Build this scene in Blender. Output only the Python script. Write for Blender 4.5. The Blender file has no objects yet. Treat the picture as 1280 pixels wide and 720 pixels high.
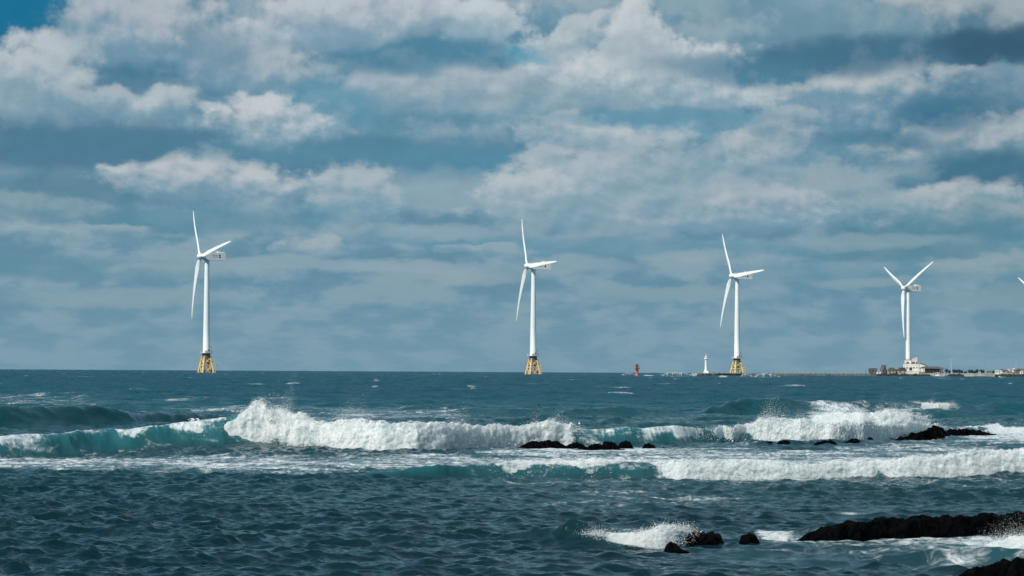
import bpy, bmesh, math, random
import numpy as np
from mathutils import Matrix, Vector

# ------------------------------------------------------------------ photo camera model
F_PX = 3556.0                 # 100 mm on 36 mm, photo 1280 px wide
CAM_H = 3.5
PITCH = math.radians(1.64)
ROLL = math.radians(0.315)
R_EARTH = 7.4e6               # with refraction
SUN_EL = math.radians(41)
SUN_AZ = math.radians(-138)   # measured from +Y (view) towards +X : behind left

scene = bpy.context.scene
COL = scene.collection

cam_data = bpy.data.cameras.new("camera")
cam_data.lens = 100.0
cam_data.sensor_width = 36.0
cam_data.clip_start = 0.5
cam_data.clip_end = 40000
cam = bpy.data.objects.new("camera", cam_data)
COL.objects.link(cam)
CAM_M = Matrix.Rotation(math.pi / 2 + PITCH, 3, 'X') @ Matrix.Rotation(ROLL, 3, 'Z')
cam.matrix_world = Matrix.Translation((0, 0, CAM_H)) @ CAM_M.to_4x4()
scene.camera = cam
scene.render.resolution_x = 1024
scene.render.resolution_y = 576
scene.view_settings.view_transform = 'Standard'
scene.view_settings.look = 'None'
scene.view_settings.exposure = 0.0
scene.view_settings.gamma = 1.0
scene.view_settings.use_curve_mapping = False
scene.cycles.max_bounces = 6
scene.cycles.diffuse_bounces = 2
scene.cycles.glossy_bounces = 3
scene.cycles.transparent_max_bounces = 12
scene.cycles.sample_clamp_direct = 1.6
scene.cycles.caustics_reflective = False
scene.cycles.caustics_refractive = False

CM = np.array(CAM_M)


def ray(px, py):
    """unit-depth world direction through a photo pixel"""
    d = CM @ np.array([(px - 640) / F_PX, (360 - py) / F_PX, -1.0])
    return d


def at(px, py, D):
    """world point D metres out (horizontal) along the ray of a photo pixel"""
    d = ray(px, py)
    k = D / math.hypot(d[0], d[1])
    return Vector((d[0] * k, d[1] * k, CAM_H + d[2] * k))


def sea_z(x, y):
    return -(x * x + y * y) / (2 * R_EARTH)


def ground(px, py):
    """where the ray of a photo pixel meets the calm sea"""
    d = ray(px, py)
    hl = math.hypot(d[0], d[1])
    s = -d[2] / hl
    disc = s * s - 2 * CAM_H / R_EARTH
    if disc < 0:
        r = s * R_EARTH
    else:
        r = (s - math.sqrt(disc)) * R_EARTH
    return Vector((d[0] / hl * r, d[1] / hl * r, sea_z(d[0] / hl * r, d[1] / hl * r)))


def project(x, y, z):
    p = np.stack([x, y, z - CAM_H], -1) @ CM
    return 640 + F_PX * p[..., 0] / -p[..., 2], 360 - F_PX * p[..., 1] / -p[..., 2]


# ------------------------------------------------------------------ node helpers
def srgb(r, g, b):
    def f(c):
        c /= 255.0
        return c / 12.92 if c <= 0.04045 else ((c + 0.055) / 1.055) ** 2.4
    return (f(r), f(g), f(b), 1.0)


class Nodes:
    def __init__(self, tree):
        self.t = tree
        tree.nodes.clear()

    def new(self, kind, **kw):
        n = self.t.nodes.new(kind)
        for k, v in kw.items():
            setattr(n, k, v)
        return n

    def put(self, sock, v):
        if isinstance(v, bpy.types.NodeSocket):
            self.t.links.new(v, sock)
        elif v is not None:
            sock.default_value = v

    def math(self, op, a, b=None, c=None, clamp=False):
        n = self.new('ShaderNodeMath', operation=op, use_clamp=clamp)
        self.put(n.inputs[0], a)
        self.put(n.inputs[1], b)
        self.put(n.inputs[2], c)
        return n.outputs[0]

    def vec(self, op, a, b=None, c=None, scale=None):
        n = self.new('ShaderNodeVectorMath', operation=op)
        self.put(n.inputs[0], a)
        self.put(n.inputs[1], b)
        if c is not None:
            self.put(n.inputs[2], c)
        if scale is not None:
            self.put(n.inputs['Scale'], scale)
        return n.outputs['Value'] if op in ('DOT_PRODUCT', 'LENGTH') else n.outputs[0]

    def sep(self, v):
        n = self.new('ShaderNodeSeparateXYZ')
        self.put(n.inputs[0], v)
        return n.outputs

    def comb(self, x, y, z=0.0):
        n = self.new('ShaderNodeCombineXYZ')
        for i, v in enumerate((x, y, z)):
            self.put(n.inputs[i], v)
        return n.outputs[0]

    def smooth(self, v, lo, hi, a=0.0, b=1.0):
        n = self.new('ShaderNodeMapRange', interpolation_type='SMOOTHSTEP')
        for i, q in enumerate((v, lo, hi, a, b)):
            self.put(n.inputs[i], q)
        return n.outputs[0]

    def lin(self, v, lo, hi, a=0.0, b=1.0):
        n = self.new('ShaderNodeMapRange', interpolation_type='LINEAR')
        for i, q in enumerate((v, lo, hi, a, b)):
            self.put(n.inputs[i], q)
        return n.outputs[0]

    def mixc(self, f, a, b):
        n = self.new('ShaderNodeMix', data_type='RGBA')
        n.clamp_factor = True
        self.put(n.inputs[0], f)
        self.put(n.inputs[6], a)
        self.put(n.inputs[7], b)
        return n.outputs[2]

    def noise(self, v, scale, detail=4.0, rough=0.5, dist=0.0, dims='3D', lac=2.0, color=False):
        n = self.new('ShaderNodeTexNoise', noise_dimensions=dims)
        self.put(n.inputs['Vector'], v)
        n.inputs['Scale'].default_value = scale
        n.inputs['Detail'].default_value = detail
        n.inputs['Roughness'].default_value = rough
        n.inputs['Lacunarity'].default_value = lac
        n.inputs['Distortion'].default_value = dist
        return n.outputs['Color'] if color else n.outputs['Fac']

    def voronoi(self, v, scale, feature='F1'):
        n = self.new('ShaderNodeTexVoronoi', feature=feature)
        self.put(n.inputs['Vector'], v)
        n.inputs['Scale'].default_value = scale
        return n.outputs['Distance']


# ------------------------------------------------------------------ world: sky with clouds
def sky_pt(px, py):
    """photo pixel -> sky coordinates (azimuth, elevation) in units of one photo pixel"""
    d = ray(px, py)
    n = math.sqrt(d @ d)
    return math.atan2(d[0], d[1]) * F_PX, math.asin(d[2] / n) * F_PX


world = bpy.data.worlds.new("World")
scene.world = world
world.use_nodes = True
N = Nodes(world.node_tree)
STR = 0.1
nish = N.new('ShaderNodeTexSky', sky_type='NISHITA', sun_disc=False)
nish.sun_elevation = SUN_EL
nish.sun_rotation = SUN_AZ          # clockwise from +Y seen from above
nish.air_density = 1.0
nish.dust_density = 1.0
tc = N.new('ShaderNodeTexCoord')
D3 = N.sep(tc.outputs['Generated'])
az = N.math('MULTIPLY', N.math('ARCTAN2', D3[0], D3[1]), F_PX)
el = N.math('MULTIPLY', N.math('ARCSINE', D3[2]), F_PX)
# perspective of the cloud deck: features shrink and flatten towards the horizon
elc = N.math('MAXIMUM', el, 0.0)
den = N.math('ADD', N.math('MULTIPLY', elc, 1 / 520.0), 0.38)
nx = N.math('MULTIPLY', az, 1.0 / 190)
ny = N.math('MULTIPLY', N.math('LOGARITHM', den, 2.71828), 520.0 / 200 * 1.35)
Q = N.comb(nx, ny, 0.0)
P = N.comb(az, el, 0.0)


def lc(rgb):
    c = srgb(*rgb)
    return (c[0] / STR, c[1] / STR, c[2] / STR, 1.0)


w1 = N.vec('SUBTRACT', N.noise(Q, 1.6, 3, 0.5, color=True), (0.5, 0.5, 0.5))
w2 = N.vec('SUBTRACT', N.noise(N.vec('ADD', Q, (7.3, 2.2, 0)), 6.0, 5, 0.55, color=True), (0.5, 0.5, 0.5))
amp = N.math('MULTIPLY', den, 1.0)
W1 = N.vec('MULTIPLY', w1, (74.0, 44.0, 0.0))
W2 = N.vec('MULTIPLY', w2, (38.0, 28.0, 0.0))
WP = N.vec('ADD', P, N.vec('SCALE', N.vec('ADD', W1, W2), scale=amp))
WS = N.vec('ADD', P, N.vec('SCALE', N.vec('ADD', W1, N.vec('SCALE', W2, scale=0.35)), scale=amp))
nA = N.noise(N.vec('ADD', Q, (3.1, 9.7, 0)), 2.4, 8, 0.55)          # broad cloud texture
nB = N.noise(N.vec('ADD', Q, (1.7, 4.4, 0)), 4.6, 8, 0.56)          # fine cloud texture
# relief of the cloud texture against the light from the upper left
nBs = N.noise(N.vec('ADD', Q, (1.7 - 0.04, 4.4 + 0.07, 0)), 4.6, 8, 0.56)
relief = N.math('MULTIPLY', N.math('SUBTRACT', nB, nBs), 1.7)

# veil of grey-blue cloud all over, its tone by elevation
veil_lo = N.mixc(N.smooth(el, 0, 110), lc((117, 153, 171)), lc((109, 148, 168)))
veil = N.mixc(N.smooth(el, 110, 380), veil_lo, lc((104, 146, 168)))
veil = N.mixc(N.smooth(nA, 0.44, 0.61, 0.0, N.smooth(el, 10, 240, 0.40, 0.62)), veil, lc((152, 171, 181)))
veil = N.mixc(N.smooth(nA, 0.52, 0.36, 0.0, N.smooth(el, 10, 240, 0.30, 0.50)), veil, lc((82, 128, 151)))
cur = veil

BLUE = (30, 112, 148)
# (px, py, half width, half height, rotation deg, kind, colour top, colour base, opacity)
BR = (184, 193, 199)
MD = (156, 173, 183)
GR = (132, 160, 174)
DK = (80, 127, 152)
DD = (66, 112, 137)
CLOUDS = [
    # --- dark cloud bases
    (330, 194, 400, 26, 0, 'D', DK, DK, .95),
    (80, 172, 150, 34, 0, 'D', (80, 122, 147), DK, .95),
    (170, 104, 110, 26, 0, 'D', (76, 122, 150), DK, .95),
    (270, 128, 80, 22, 0, 'D', (84, 132, 156), DK, .9),
    (520, 70, 150, 20, 3, 'D', (80, 130, 155), DK, .95),
    (415, 122, 70, 32, 0, 'D', (92, 143, 168), DK, .9),
    (600, 203, 120, 18, 0, 'D', (84, 138, 164), DK, .9),
    (720, 46, 110, 36, 0, 'D', (92, 138, 162), DK, .9),
    (900, 84, 160, 30, 0, 'D', (80, 126, 152), DK, .95),
    (1100, 62, 190, 30, -4, 'D', (70, 112, 137), DK, .95),
    (1250, 55, 90, 30, 0, 'D', (58, 96, 120), DK, .95),
    (1175, 140, 80, 40, 0, 'D', (64, 114, 143), DK, .95),
    (1250, 150, 60, 40, 0, 'D', (86, 124, 146), DK, .8),
    (1130, 178, 80, 14, -8, 'D', (68, 118, 146), DK, .9),
    (960, 136, 140, 12, 0, 'D', (84, 134, 160), DK, .85),
    (760, 150, 130, 10, 0, 'D', (90, 142, 166), DK, .85),
    (1240, 215, 110, 26, 0, 'D', (68, 114, 138), DK, .95),
    (1190, 285, 150, 18, 0, 'D', (82, 130, 151), DK, .85),
    (1150, 315, 150, 10, 0, 'D', (86, 133, 152), DK, .7),
    (220, 272, 160, 14, 0, 'D', (88, 138, 160), DK, .7),
    (90, 232, 170, 18, 0, 'D', (82, 128, 150), DK, .8),
    (800, 308, 220, 10, 0, 'D', (104, 148, 168), DK, .7),
    (560, 300, 120, 8, 0, 'D', (100, 147, 170), DK, .7),
    (80, 335, 150, 14, 0, 'D', (96, 141, 160), DK, .6),
    (1060, 345, 140, 16, 0, 'D', (100, 145, 163), DK, .6),
    # --- open sky
    (12, 18, 96, 62, -24, 'B', BLUE, (26, 108, 144), 1.0),
    (640, 66, 16, 13, 0, 'B', (104, 166, 190), (104, 166, 190), .8),
    (684, 64, 26, 9, 0, 'B', (104, 168, 192), (104, 168, 192), .8),
    (655, 96, 10, 16, 0, 'B', (110, 164, 186), (110, 164, 186), .7),
    (1268, 88, 14, 12, 0, 'B', (38, 120, 152), (38, 120, 152), .9),
    (820, 168, 70, 12, 0, 'B', (118, 163, 184), (118, 163, 184), .6),
    # --- heaped clouds, far ones first
    (560, 345, 90, 9, 0, 'S', (140, 164, 175), GR, .6),
    (150, 372, 130, 10, 0, 'S', (134, 160, 172), GR, .55),
    (850, 368, 120, 9, 0, 'S', (136, 162, 174), GR, .5),
    (1240, 372, 90, 12, 0, 'S', (124, 153, 166), GR, .6),
    (1080, 352, 60, 8, 0, 'S', (136, 160, 172), GR, .55),
    (1250, 335, 100, 17, 0, 'C', (138, 162, 173), (112, 148, 163), .8),
    (500, 335, 110, 7, 0, 'S', (143, 166, 178), GR, .6),
    (710, 332, 90, 10, 0, 'S', (138, 164, 176), GR, .5),
    (200, 338, 50, 12, 0, 'C', (138, 163, 174), (112, 150, 167), .7),
    (600, 312, 60, 8, 0, 'C', (146, 168, 179), (116, 153, 171), .8),
    (540, 290, 70, 10, 0, 'S', (140, 165, 178), GR, .6),
    (385, 312, 36, 14, 0, 'C', (160, 176, 184), (120, 156, 173), .85),
    (340, 330, 70, 8, 0, 'S', (140, 165, 176), GR, .6),
    (110, 290, 110, 10, 0, 'C', (148, 170, 179), (108, 148, 166), .8),
    (50, 262, 80, 22, 0, 'C', (132, 158, 170), (100, 142, 160), .8),
    (870, 320, 50, 10, 0, 'S', (142, 166, 177), GR, .6),
    (1090, 300, 120, 9, 0, 'S', (130, 158, 170), GR, .6),
    (1185, 258, 125, 28, 2, 'C', (170, 181, 187), (108, 147, 165), 1.0),
    (1250, 275, 70, 14, 0, 'C', (142, 163, 173), (100, 141, 159), .8),
    (1136, 214, 44, 14, 0, 'C', (152, 169, 178), (104, 144, 163), .85),
    (1020, 240, 110, 34, 0, 'C', (146, 167, 178), (118, 154, 171), .8),
    (540, 235, 110, 24, 0, 'S', (138, 164, 177), GR, .7),
    (440, 248, 60, 38, 0, 'C', (166, 181, 189), (118, 155, 174), .95),
    (262, 226, 120, 31, -2, 'C', (182, 190, 196), (116, 152, 171), 1.0),
    (800, 262, 150, 32, 0, 'C', (172, 184, 192), (122, 156, 174), .95),
    (915, 258, 110, 34, 0, 'C', (170, 182, 190), (118, 154, 173), .95),
    (735, 225, 150, 48, 12, 'C', (170, 183, 191), (124, 158, 175), .9),
    (655, 238, 60, 26, 0, 'C', (178, 188, 195), (130, 162, 178), .9),
    (725, 168, 75, 22, -6, 'C', (180, 190, 196), (132, 162, 178), .9),
    (880, 215, 90, 34, 25, 'C', (150, 171, 182), (120, 156, 174), .75),
    (960, 195, 50, 44, 20, 'C', (172, 183, 190), (122, 155, 173), .9),
    (1010, 158, 75, 26, -8, 'C', (166, 179, 187), (104, 144, 165), .9),
    (1090, 130, 92, 54, 12, 'C', (174, 185, 191), (100, 141, 164), 1.0),
    (1190, 106, 50, 18, 14, 'C', (158, 173, 181), (86, 130, 154), .9),
    (1205, 178, 120, 28, 8, 'C', (166, 178, 185), (98, 138, 158), 1.0),
    (1262, 118, 60, 34, 0, 'C', (128, 154, 170), (84, 126, 148), .75),
    (1210, 22, 140, 30, 0, 'C', (158, 170, 177), (92, 130, 150), .9),
    (1125, 32, 55, 34, 0, 'C', (168, 178, 183), (104, 142, 160), .9),
    (1000, 30, 130, 26, 0, 'S', (112, 149, 166), GR, .7),
    (870, 42, 100, 26, 0, 'C', (144, 167, 179), (96, 139, 160), .85),
    (690, 14, 90, 24, 0, 'C', (150, 170, 181), (104, 145, 166), .85),
    (960, 118, 130, 18, 2, 'C', (176, 187, 192), (112, 150, 170), .95),
    (790, 100, 158, 52, -4, 'C', (194, 202, 206), (134, 163, 179), 1.0),
    (735, 42, 55, 22, 24, 'C', (178, 189, 195), (132, 163, 178), .9),
    (798, 52, 46, 40, 0, 'C', (194, 202, 206), (162, 178, 188), 1.0),
    (640, 125, 70, 30, 0, 'C', (150, 171, 182), (120, 156, 172), .8),
    (525, 106, 118, 34, 0, 'C', (166, 181, 190), (134, 161, 177), .95),
    (400, 96, 48, 14, 20, 'C', (156, 174, 184), (110, 151, 172), .85),
    (335, 152, 86, 36, 0, 'C', (190, 197, 202), (110, 149, 170), 1.0),
    (200, 132, 90, 26, -6, 'C', (168, 182, 190), (112, 149, 169), .9),
    (105, 120, 110, 30, 0, 'C', (162, 178, 188), (104, 142, 164), .95),
    (312, 84, 92, 38, 0, 'C', (172, 184, 191), (110, 149, 170), .95),
    (180, 44, 130, 64, 0, 'C', (174, 183, 191), (104, 143, 167), 1.0),
    (470, 26, 185, 34, 3, 'C', (184, 192, 199), (132, 160, 178), 1.0),
    (600, 32, 46, 36, 0, 'C', (190, 199, 204), (140, 168, 184), 1.0),
    (45, 96, 80, 56, 18, 'C', (180, 190, 195), (126, 157, 174), 1.0),
    # --- shaded undersides in front
    (165, 98, 62, 20, 0, 'D', (74, 122, 150), DK, .9),
    (268, 132, 52, 17, 0, 'D', (82, 131, 156), DK, .85),
    (262, 52, 40, 22, -20, 'D', (120, 150, 168), DK, .7),
    (535, 73, 130, 16, 2, 'D', (80, 131, 157), DK, .85),
    (415, 132, 52, 26, 0, 'D', (96, 146, 170), DK, .85),
    (410, 45, 50, 16, 0, 'D', (122, 155, 174), DK, .5),
    (110, 178, 180, 20, 0, 'D', (80, 124, 149), DK, .85),
    (430, 193, 190, 14, 0, 'D', (88, 138, 161), DK, .6),
    (925, 84, 110, 18, 0, 'D', (80, 128, 154), DK, .8),
    (1090, 70, 120, 20, 0, 'D', (70, 114, 139), DK, .85),
    (1250, 56, 70, 20, 0, 'D', (56, 94, 117), DK, .9),
    (1172, 146, 52, 22, 0, 'D', (66, 116, 144), DK, .85),
    (1110, 176, 70, 10, -6, 'D', (74, 124, 150), DK, .8),
    (1240, 214, 70, 18, 0, 'D', (70, 116, 140), DK, .8),
    (830, 148, 150, 9, 2, 'D', (96, 146, 170), DK, .7),
    (4, 8, 96, 56, -34, 'B', BLUE, BLUE, .97),
    (660, 72, 20, 9, 0, 'B', (106, 163, 186), BLUE, .5),
    # --- sunlit tops nearest to the eye
    (42, 98, 78, 50, 14, 'C', (180, 190, 196), (132, 160, 176), 1.0),
    (118, 124, 74, 20, -10, 'C', (166, 181, 190), (116, 150, 170), .85),
    (214, 132, 40, 19, 0, 'C', (176, 188, 195), (116, 152, 171), .9),
    (330, 152, 66, 32, 0, 'C', (193, 200, 205), (116, 153, 172), .95),
    (150, 40, 80, 44, -20, 'C', (172, 182, 190), (118, 152, 172), .7),
]
for ci, (px, py, hw, hh, rot, kind, top, base, op) in enumerate(CLOUDS):
    if ci % 12 == 11:   # keeps the shader evaluating in order, a dozen clouds at a time
        WP = N.vec('MULTIPLY_ADD', cur, (1e-7, 1e-7, 0.0), WP)
        WS = N.vec('MULTIPLY_ADD', cur, (1e-7, 1e-7, 0.0), WS)
    cx, cy = sky_pt(px, py)
    hw *= 1.19
    hh *= 1.26
    src = WS if kind in 'D' else WP
    n = N.new('ShaderNodeMapping', vector_type='TEXTURE')
    n.inputs['Location'].default_value = (cx, cy, 0)
    n.inputs['Rotation'].default_value = (0, 0, math.radians(rot))
    n.inputs['Scale'].default_value = (hw, hh, 1)
    N.put(n.inputs['Vector'], src)
    q = n.outputs[0]
    r2 = N.vec('DOT_PRODUCT', q, q)
    if kind == 'D':
        a = N.smooth(r2, 1.35, 0.05, 0.0, op)
        cur = N.mixc(a, cur, lc(top))
        continue
    if kind == 'B':
        a = N.smooth(r2, 1.5, 0.25, 0.0, op)
        cur = N.mixc(a, cur, lc(top))
        continue
    if kind == 'S':
        a = N.smooth(N.math('ADD', r2, nA), 1.75, 0.55, 0.0, min(1, op + .2))
        cur = N.mixc(a, cur, lc(top))
        continue
    qy = N.sep(q)[1]
    edge = N.math('MULTIPLY_ADD', N.math('SUBTRACT', nB, 0.5), -2.2, r2)
    a = N.smooth(edge, 1.08, 0.42)
    a = N.math('MULTIPLY', a, N.smooth(qy, -1.02, -0.15, 0.0, op))
    tone = N.math('ADD', N.math('MULTIPLY_ADD', N.math('SUBTRACT', nA, 0.5), 1.7, qy), relief)
    c = N.mixc(N.smooth(tone, -0.62, 0.72), lc(base), lc(top))
    cur = N.mixc(a, cur, c)
# faint relief over everything
cur = N.vec('SCALE', cur, scale=N.math('MULTIPLY_ADD', relief, N.smooth(el, 60, 300, 0.03, 0.12), 1.0))
# thicken the air low down
cur = N.mixc(N.smooth(el, 110, -10, 0.0, 0.5), cur, lc((116, 152, 170)))
bgA = N.new('ShaderNodeBackground')
N.put(bgA.inputs[0], cur)
bgA.inputs[1].default_value = STR

# rest of the sky: the same broken cloud deck over the clear sky
dz = N.math('ADD', N.math('MAXIMUM', D3[2], 0.0), 0.12)
cp = N.comb(N.math('DIVIDE', D3[0], dz), N.math('DIVIDE', D3[1], dz), 0.0)
cn = N.noise(cp, 0.9, 6, 0.55)
cov = N.smooth(cn, 0.36, 0.60, 0.25, 0.95)
ccol = N.mixc(N.smooth(cn, 0.45, 0.72), lc((92, 136, 160)), lc((166, 180, 188)))
rest = N.vec('SCALE', N.mixc(cov, N.vec('MULTIPLY', nish.outputs[0], (0.5, 0.85, 0.82)), ccol), scale=1.05)
bgB = N.new('ShaderNodeBackground')
N.put(bgB.inputs[0], rest)
bgB.inputs[1].default_value = STR
fa = N.smooth(el, 480, 620)
fb = N.smooth(N.math('ABSOLUTE', az), 900, 1250)
fac = N.math('MAXIMUM', fa, fb)
mixw = N.new('ShaderNodeMixShader')
N.put(mixw.inputs[0], fac)
N.put(mixw.inputs[1], bgA.outputs[0])
N.put(mixw.inputs[2], bgB.outputs[0])
outw = N.new('ShaderNodeOutputWorld')
N.put(outw.inputs[0], mixw.outputs[0])
world.cycles.sampling_method = 'MANUAL'
world.cycles.sample_map_resolution = 256

# ------------------------------------------------------------------ sun
sun_data = bpy.data.lights.new("sun", 'SUN')
sun_data.energy = 4.2
sun_data.angle = math.radians(0.53)
sun_data.color = (1.0, 0.955, 0.89)
sun = bpy.data.objects.new("sun", sun_data)
COL.objects.link(sun)
to_sun = Vector((math.sin(SUN_AZ) * math.cos(SUN_EL), math.cos(SUN_AZ) * math.cos(SUN_EL), math.sin(SUN_EL)))
sun.rotation_euler = to_sun.to_track_quat('Z', 'Y').to_euler()
#==SKY_END==
# ------------------------------------------------------------------ numpy noise
def _hash(ix, iy, iz, seed):
    h = (ix.astype(np.uint32) * np.uint32(374761393) + iy.astype(np.uint32) * np.uint32(668265263)
         + iz.astype(np.uint32) * np.uint32(2147483647) + np.uint32(seed * 974711 % 4294967295))
    h = (h ^ (h >> np.uint32(13))) * np.uint32(1274126177)
    h = h ^ (h >> np.uint32(16))
    h = h * np.uint32(2246822519)
    h = h ^ (h >> np.uint32(15))
    return (h & np.uint32(0xFFFFFF)).astype(np.float32) / np.float32(0xFFFFFF)


def vnoise(x, y, z, seed=0):
    """value noise, -1..1"""
    fx, fy, fz = np.floor(x), np.floor(y), np.floor(z)
    ix, iy, iz = fx.astype(np.int64), fy.astype(np.int64), fz.astype(np.int64)
    tx, ty, tz = x - fx, y - fy, z - fz
    tx = tx * tx * (3 - 2 * tx)
    ty = ty * ty * (3 - 2 * ty)
    tz = tz * tz * (3 - 2 * tz)
    r = 0
    for a in (0, 1):
        for b in (0, 1):
            for c in (0, 1):
                w = (tx if a else 1 - tx) * (ty if b else 1 - ty) * (tz if c else 1 - tz)
                r = r + w * _hash(ix + a, iy + b, iz + c, seed)
    return r * 2 - 1


def fbm(x, y, z, octaves=4, gain=0.5, seed=0):
    r, a, f, s = 0, 1.0, 1.0, 0.0
    for i in range(octaves):
        r = r + a * vnoise(x * f + 17.3 * i, y * f - 9.1 * i, z * f + 4.7 * i, seed + i)
        s += a
        a *= gain
        f *= 2.03
    return r / s


def billow(x, y, z, octaves=4, gain=0.5, seed=0):
    r, a, f, s = 0, 1.0, 1.0, 0.0
    for i in range(octaves):
        r = r + a * (1 - 2 * np.abs(vnoise(x * f + 17.3 * i, y * f - 9.1 * i, z * f + 4.7 * i, seed + i)))
        s += a
        a *= gain
        f *= 2.03
    return r / s


def sstep(x, a, b):
    t = np.clip((x - a) / (b - a), 0, 1)
    return t * t * (3 - 2 * t)


def grid_mesh(name, V, nu, nv, close_u=False, attrs=None, smooth=True):
    """mesh from a (nu*nv) vertex grid"""
    me = bpy.data.meshes.new(name)
    idx = np.arange(nu * nv, dtype=np.int32).reshape(nu, nv)
    if close_u:
        idx = np.vstack([idx, idx[:1]])
    a, b, c, d = idx[:-1, :-1], idx[1:, :-1], idx[1:, 1:], idx[:-1, 1:]
    quads = np.stack([a, b, c, d], -1).reshape(-1, 4)
    fill_mesh(me, V, quads, attrs, smooth)
    return me


def fill_mesh(me, V, faces, attrs=None, smooth=True):
    V = np.ascontiguousarray(V, dtype=np.float32)
    n, k = faces.shape
    me.vertices.add(len(V))
    me.vertices.foreach_set('co', V.ravel())
    me.loops.add(n * k)
    me.loops.foreach_set('vertex_index', np.ascontiguousarray(faces, dtype=np.int32).ravel())
    me.polygons.add(n)
    me.polygons.foreach_set('loop_start', np.arange(0, n * k, k, dtype=np.int32))
    me.polygons.foreach_set('loop_total', np.full(n, k, dtype=np.int32))
    me.polygons.foreach_set('use_smooth', np.full(n, smooth, dtype=bool))
    for nm, val in (attrs or {}).items():
        at_ = me.attributes.new(nm, 'FLOAT', 'POINT')
        at_.data.foreach_set('value', np.ascontiguousarray(val, dtype=np.float32))
    me.update(calc_edges=True)
    me.validate()


def grid_faces(n0, nu, nv):
    idx = n0 + np.arange(nu * nv, dtype=np.int32).reshape(nu, nv)
    return np.stack([idx[:-1, :-1], idx[:-1, 1:], idx[1:, 1:], idx[1:, :-1]], -1).reshape(-1, 4)


# ------------------------------------------------------------------ sea materials
def make_water():
    m = bpy.data.materials.new("sea_water")
    m.use_nodes = True
    M = Nodes(m.node_tree)
    geo = M.new('ShaderNodeNewGeometry')
    pos = geo.outputs['Position']
    foam_a = M.new('ShaderNodeAttribute', attribute_name='foam').outputs['Fac']
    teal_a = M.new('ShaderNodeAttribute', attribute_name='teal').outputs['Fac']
    near = M.new('ShaderNodeAttribute', attribute_name='near').outputs['Fac']
    # foam: lacy patches that break up along the shore direction
    st = M.vec('MULTIPLY', pos, (0.28, 0.75, 1.0))
    f1 = M.noise(st, 1.1, 8, 0.62, 0.8)
    f2 = M.noise(M.vec('MULTIPLY', pos, (1.4, 0.9, 1.0)), 2.2, 6, 0.6, 1.2)
    lace = M.math('ADD', M.math('MULTIPLY', f1, 0.68), M.math('MULTIPLY', f2, 0.32))
    thr = M.math('MULTIPLY_ADD', foam_a, -0.50, 0.77)
    foam = M.smooth(M.math('SUBTRACT', lace, thr), -0.05, 0.16)
    foam = M.math('MULTIPLY', foam, M.smooth(foam_a, 0.02, 0.16, 0.0, 0.9))
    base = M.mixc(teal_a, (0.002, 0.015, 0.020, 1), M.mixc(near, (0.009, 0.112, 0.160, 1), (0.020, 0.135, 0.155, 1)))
    base = M.mixc(M.math('MULTIPLY', foam_a, 0.22), base, (0.10, 0.19, 0.22, 1))
    # ripples too fine for the mesh
    b1 = M.noise(M.vec('MULTIPLY', pos, (1.0, 1.3, 1.0)), 3.2, 4, 0.6, 0.4)
    b2 = M.noise(M.vec('MULTIPLY', pos, (0.8, 1.0, 1.0)), 0.55, 5, 0.6, 0.3)
    hgt = M.math('MULTIPLY_ADD', b1, 0.035, M.math('MULTIPLY', M.math('MULTIPLY', b2, 1.1), M.math('SUBTRACT', 1.0, near)))
    hgt = M.math('MULTIPLY_ADD', foam, 0.05, hgt)
    bump = M.new('ShaderNodeBump')
    bump.inputs['Strength'].default_value = 1.0
    bump.inputs['Distance'].default_value = 1.0
    M.put(bump.inputs['Height'], hgt)
    p = M.new('ShaderNodeBsdfPrincipled')
    M.put(p.inputs['Base Color'], M.mixc(foam, base, M.mixc(M.smooth(f2, 0.35, 0.62), (0.33, 0.39, 0.42, 1), (0.72, 0.75, 0.76, 1))))
    M.put(p.inputs['Roughness'], M.lin(foam, 0, 1, M.lin(near, 0, 1, 0.37, 0.09), 0.9))
    p.inputs['IOR'].default_value = 1.333
    M.put(p.inputs['Specular IOR Level'], M.lin(foam, 0, 1, 0.5, 0.1))
    M.put(p.inputs['Normal'], bump.outputs[0])
    o = M.new('ShaderNodeOutputMaterial')
    M.put(o.inputs[0], p.outputs[0])
    return m


def make_white_water():
    m = bpy.data.materials.new("white_water")
    m.use_nodes = True
    M = Nodes(m.node_tree)
    pos = M.new('ShaderNodeNewGeometry').outputs['Position']
    e = M.new('ShaderNodeAttribute', attribute_name='thin').outputs['Fac']
    n1 = M.noise(pos, 2.2, 8, 0.66, 0.4)
    n2 = M.noise(pos, 9.0, 5, 0.6)
    holes = M.math('ADD', M.math('MULTIPLY', n1, 0.7), M.math('MULTIPLY', n2, 0.3))
    alpha = M.smooth(M.math('SUBTRACT', holes, e), -0.10, 0.14)
    bump = M.new('ShaderNodeBump')
    bump.inputs['Strength'].default_value = 0.4
    bump.inputs['Distance'].default_value = 0.12
    M.put(bump.inputs['Height'], holes)
    colr = M.mixc(M.smooth(n1, 0.36, 0.54), (0.74, 0.83, 0.84, 1), (0.93, 0.94, 0.935, 1))
    d = M.new('ShaderNodeBsdfDiffuse')
    M.put(d.inputs[0], colr)
    M.put(d.inputs['Normal'], bump.outputs[0])
    t = M.new('ShaderNodeBsdfTranslucent')
    t.inputs[0].default_value = (0.90, 0.94, 0.94, 1)
    mx = M.new('ShaderNodeMixShader')
    mx.inputs[0].default_value = 0.48
    M.put(mx.inputs[1], d.outputs[0])
    M.put(mx.inputs[2], t.outputs[0])
    tr = M.new('ShaderNodeBsdfTransparent')
    mx2 = M.new('ShaderNodeMixShader')
    M.put(mx2.inputs[0], alpha)
    M.put(mx2.inputs[1], tr.outputs[0])
    M.put(mx2.inputs[2], mx.outputs[0])
    o = M.new('ShaderNodeOutputMaterial')
    M.put(o.inputs[0], mx2.outputs[0])
    return m


WATER = make_water()
WHITE_WATER = make_white_water()

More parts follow.
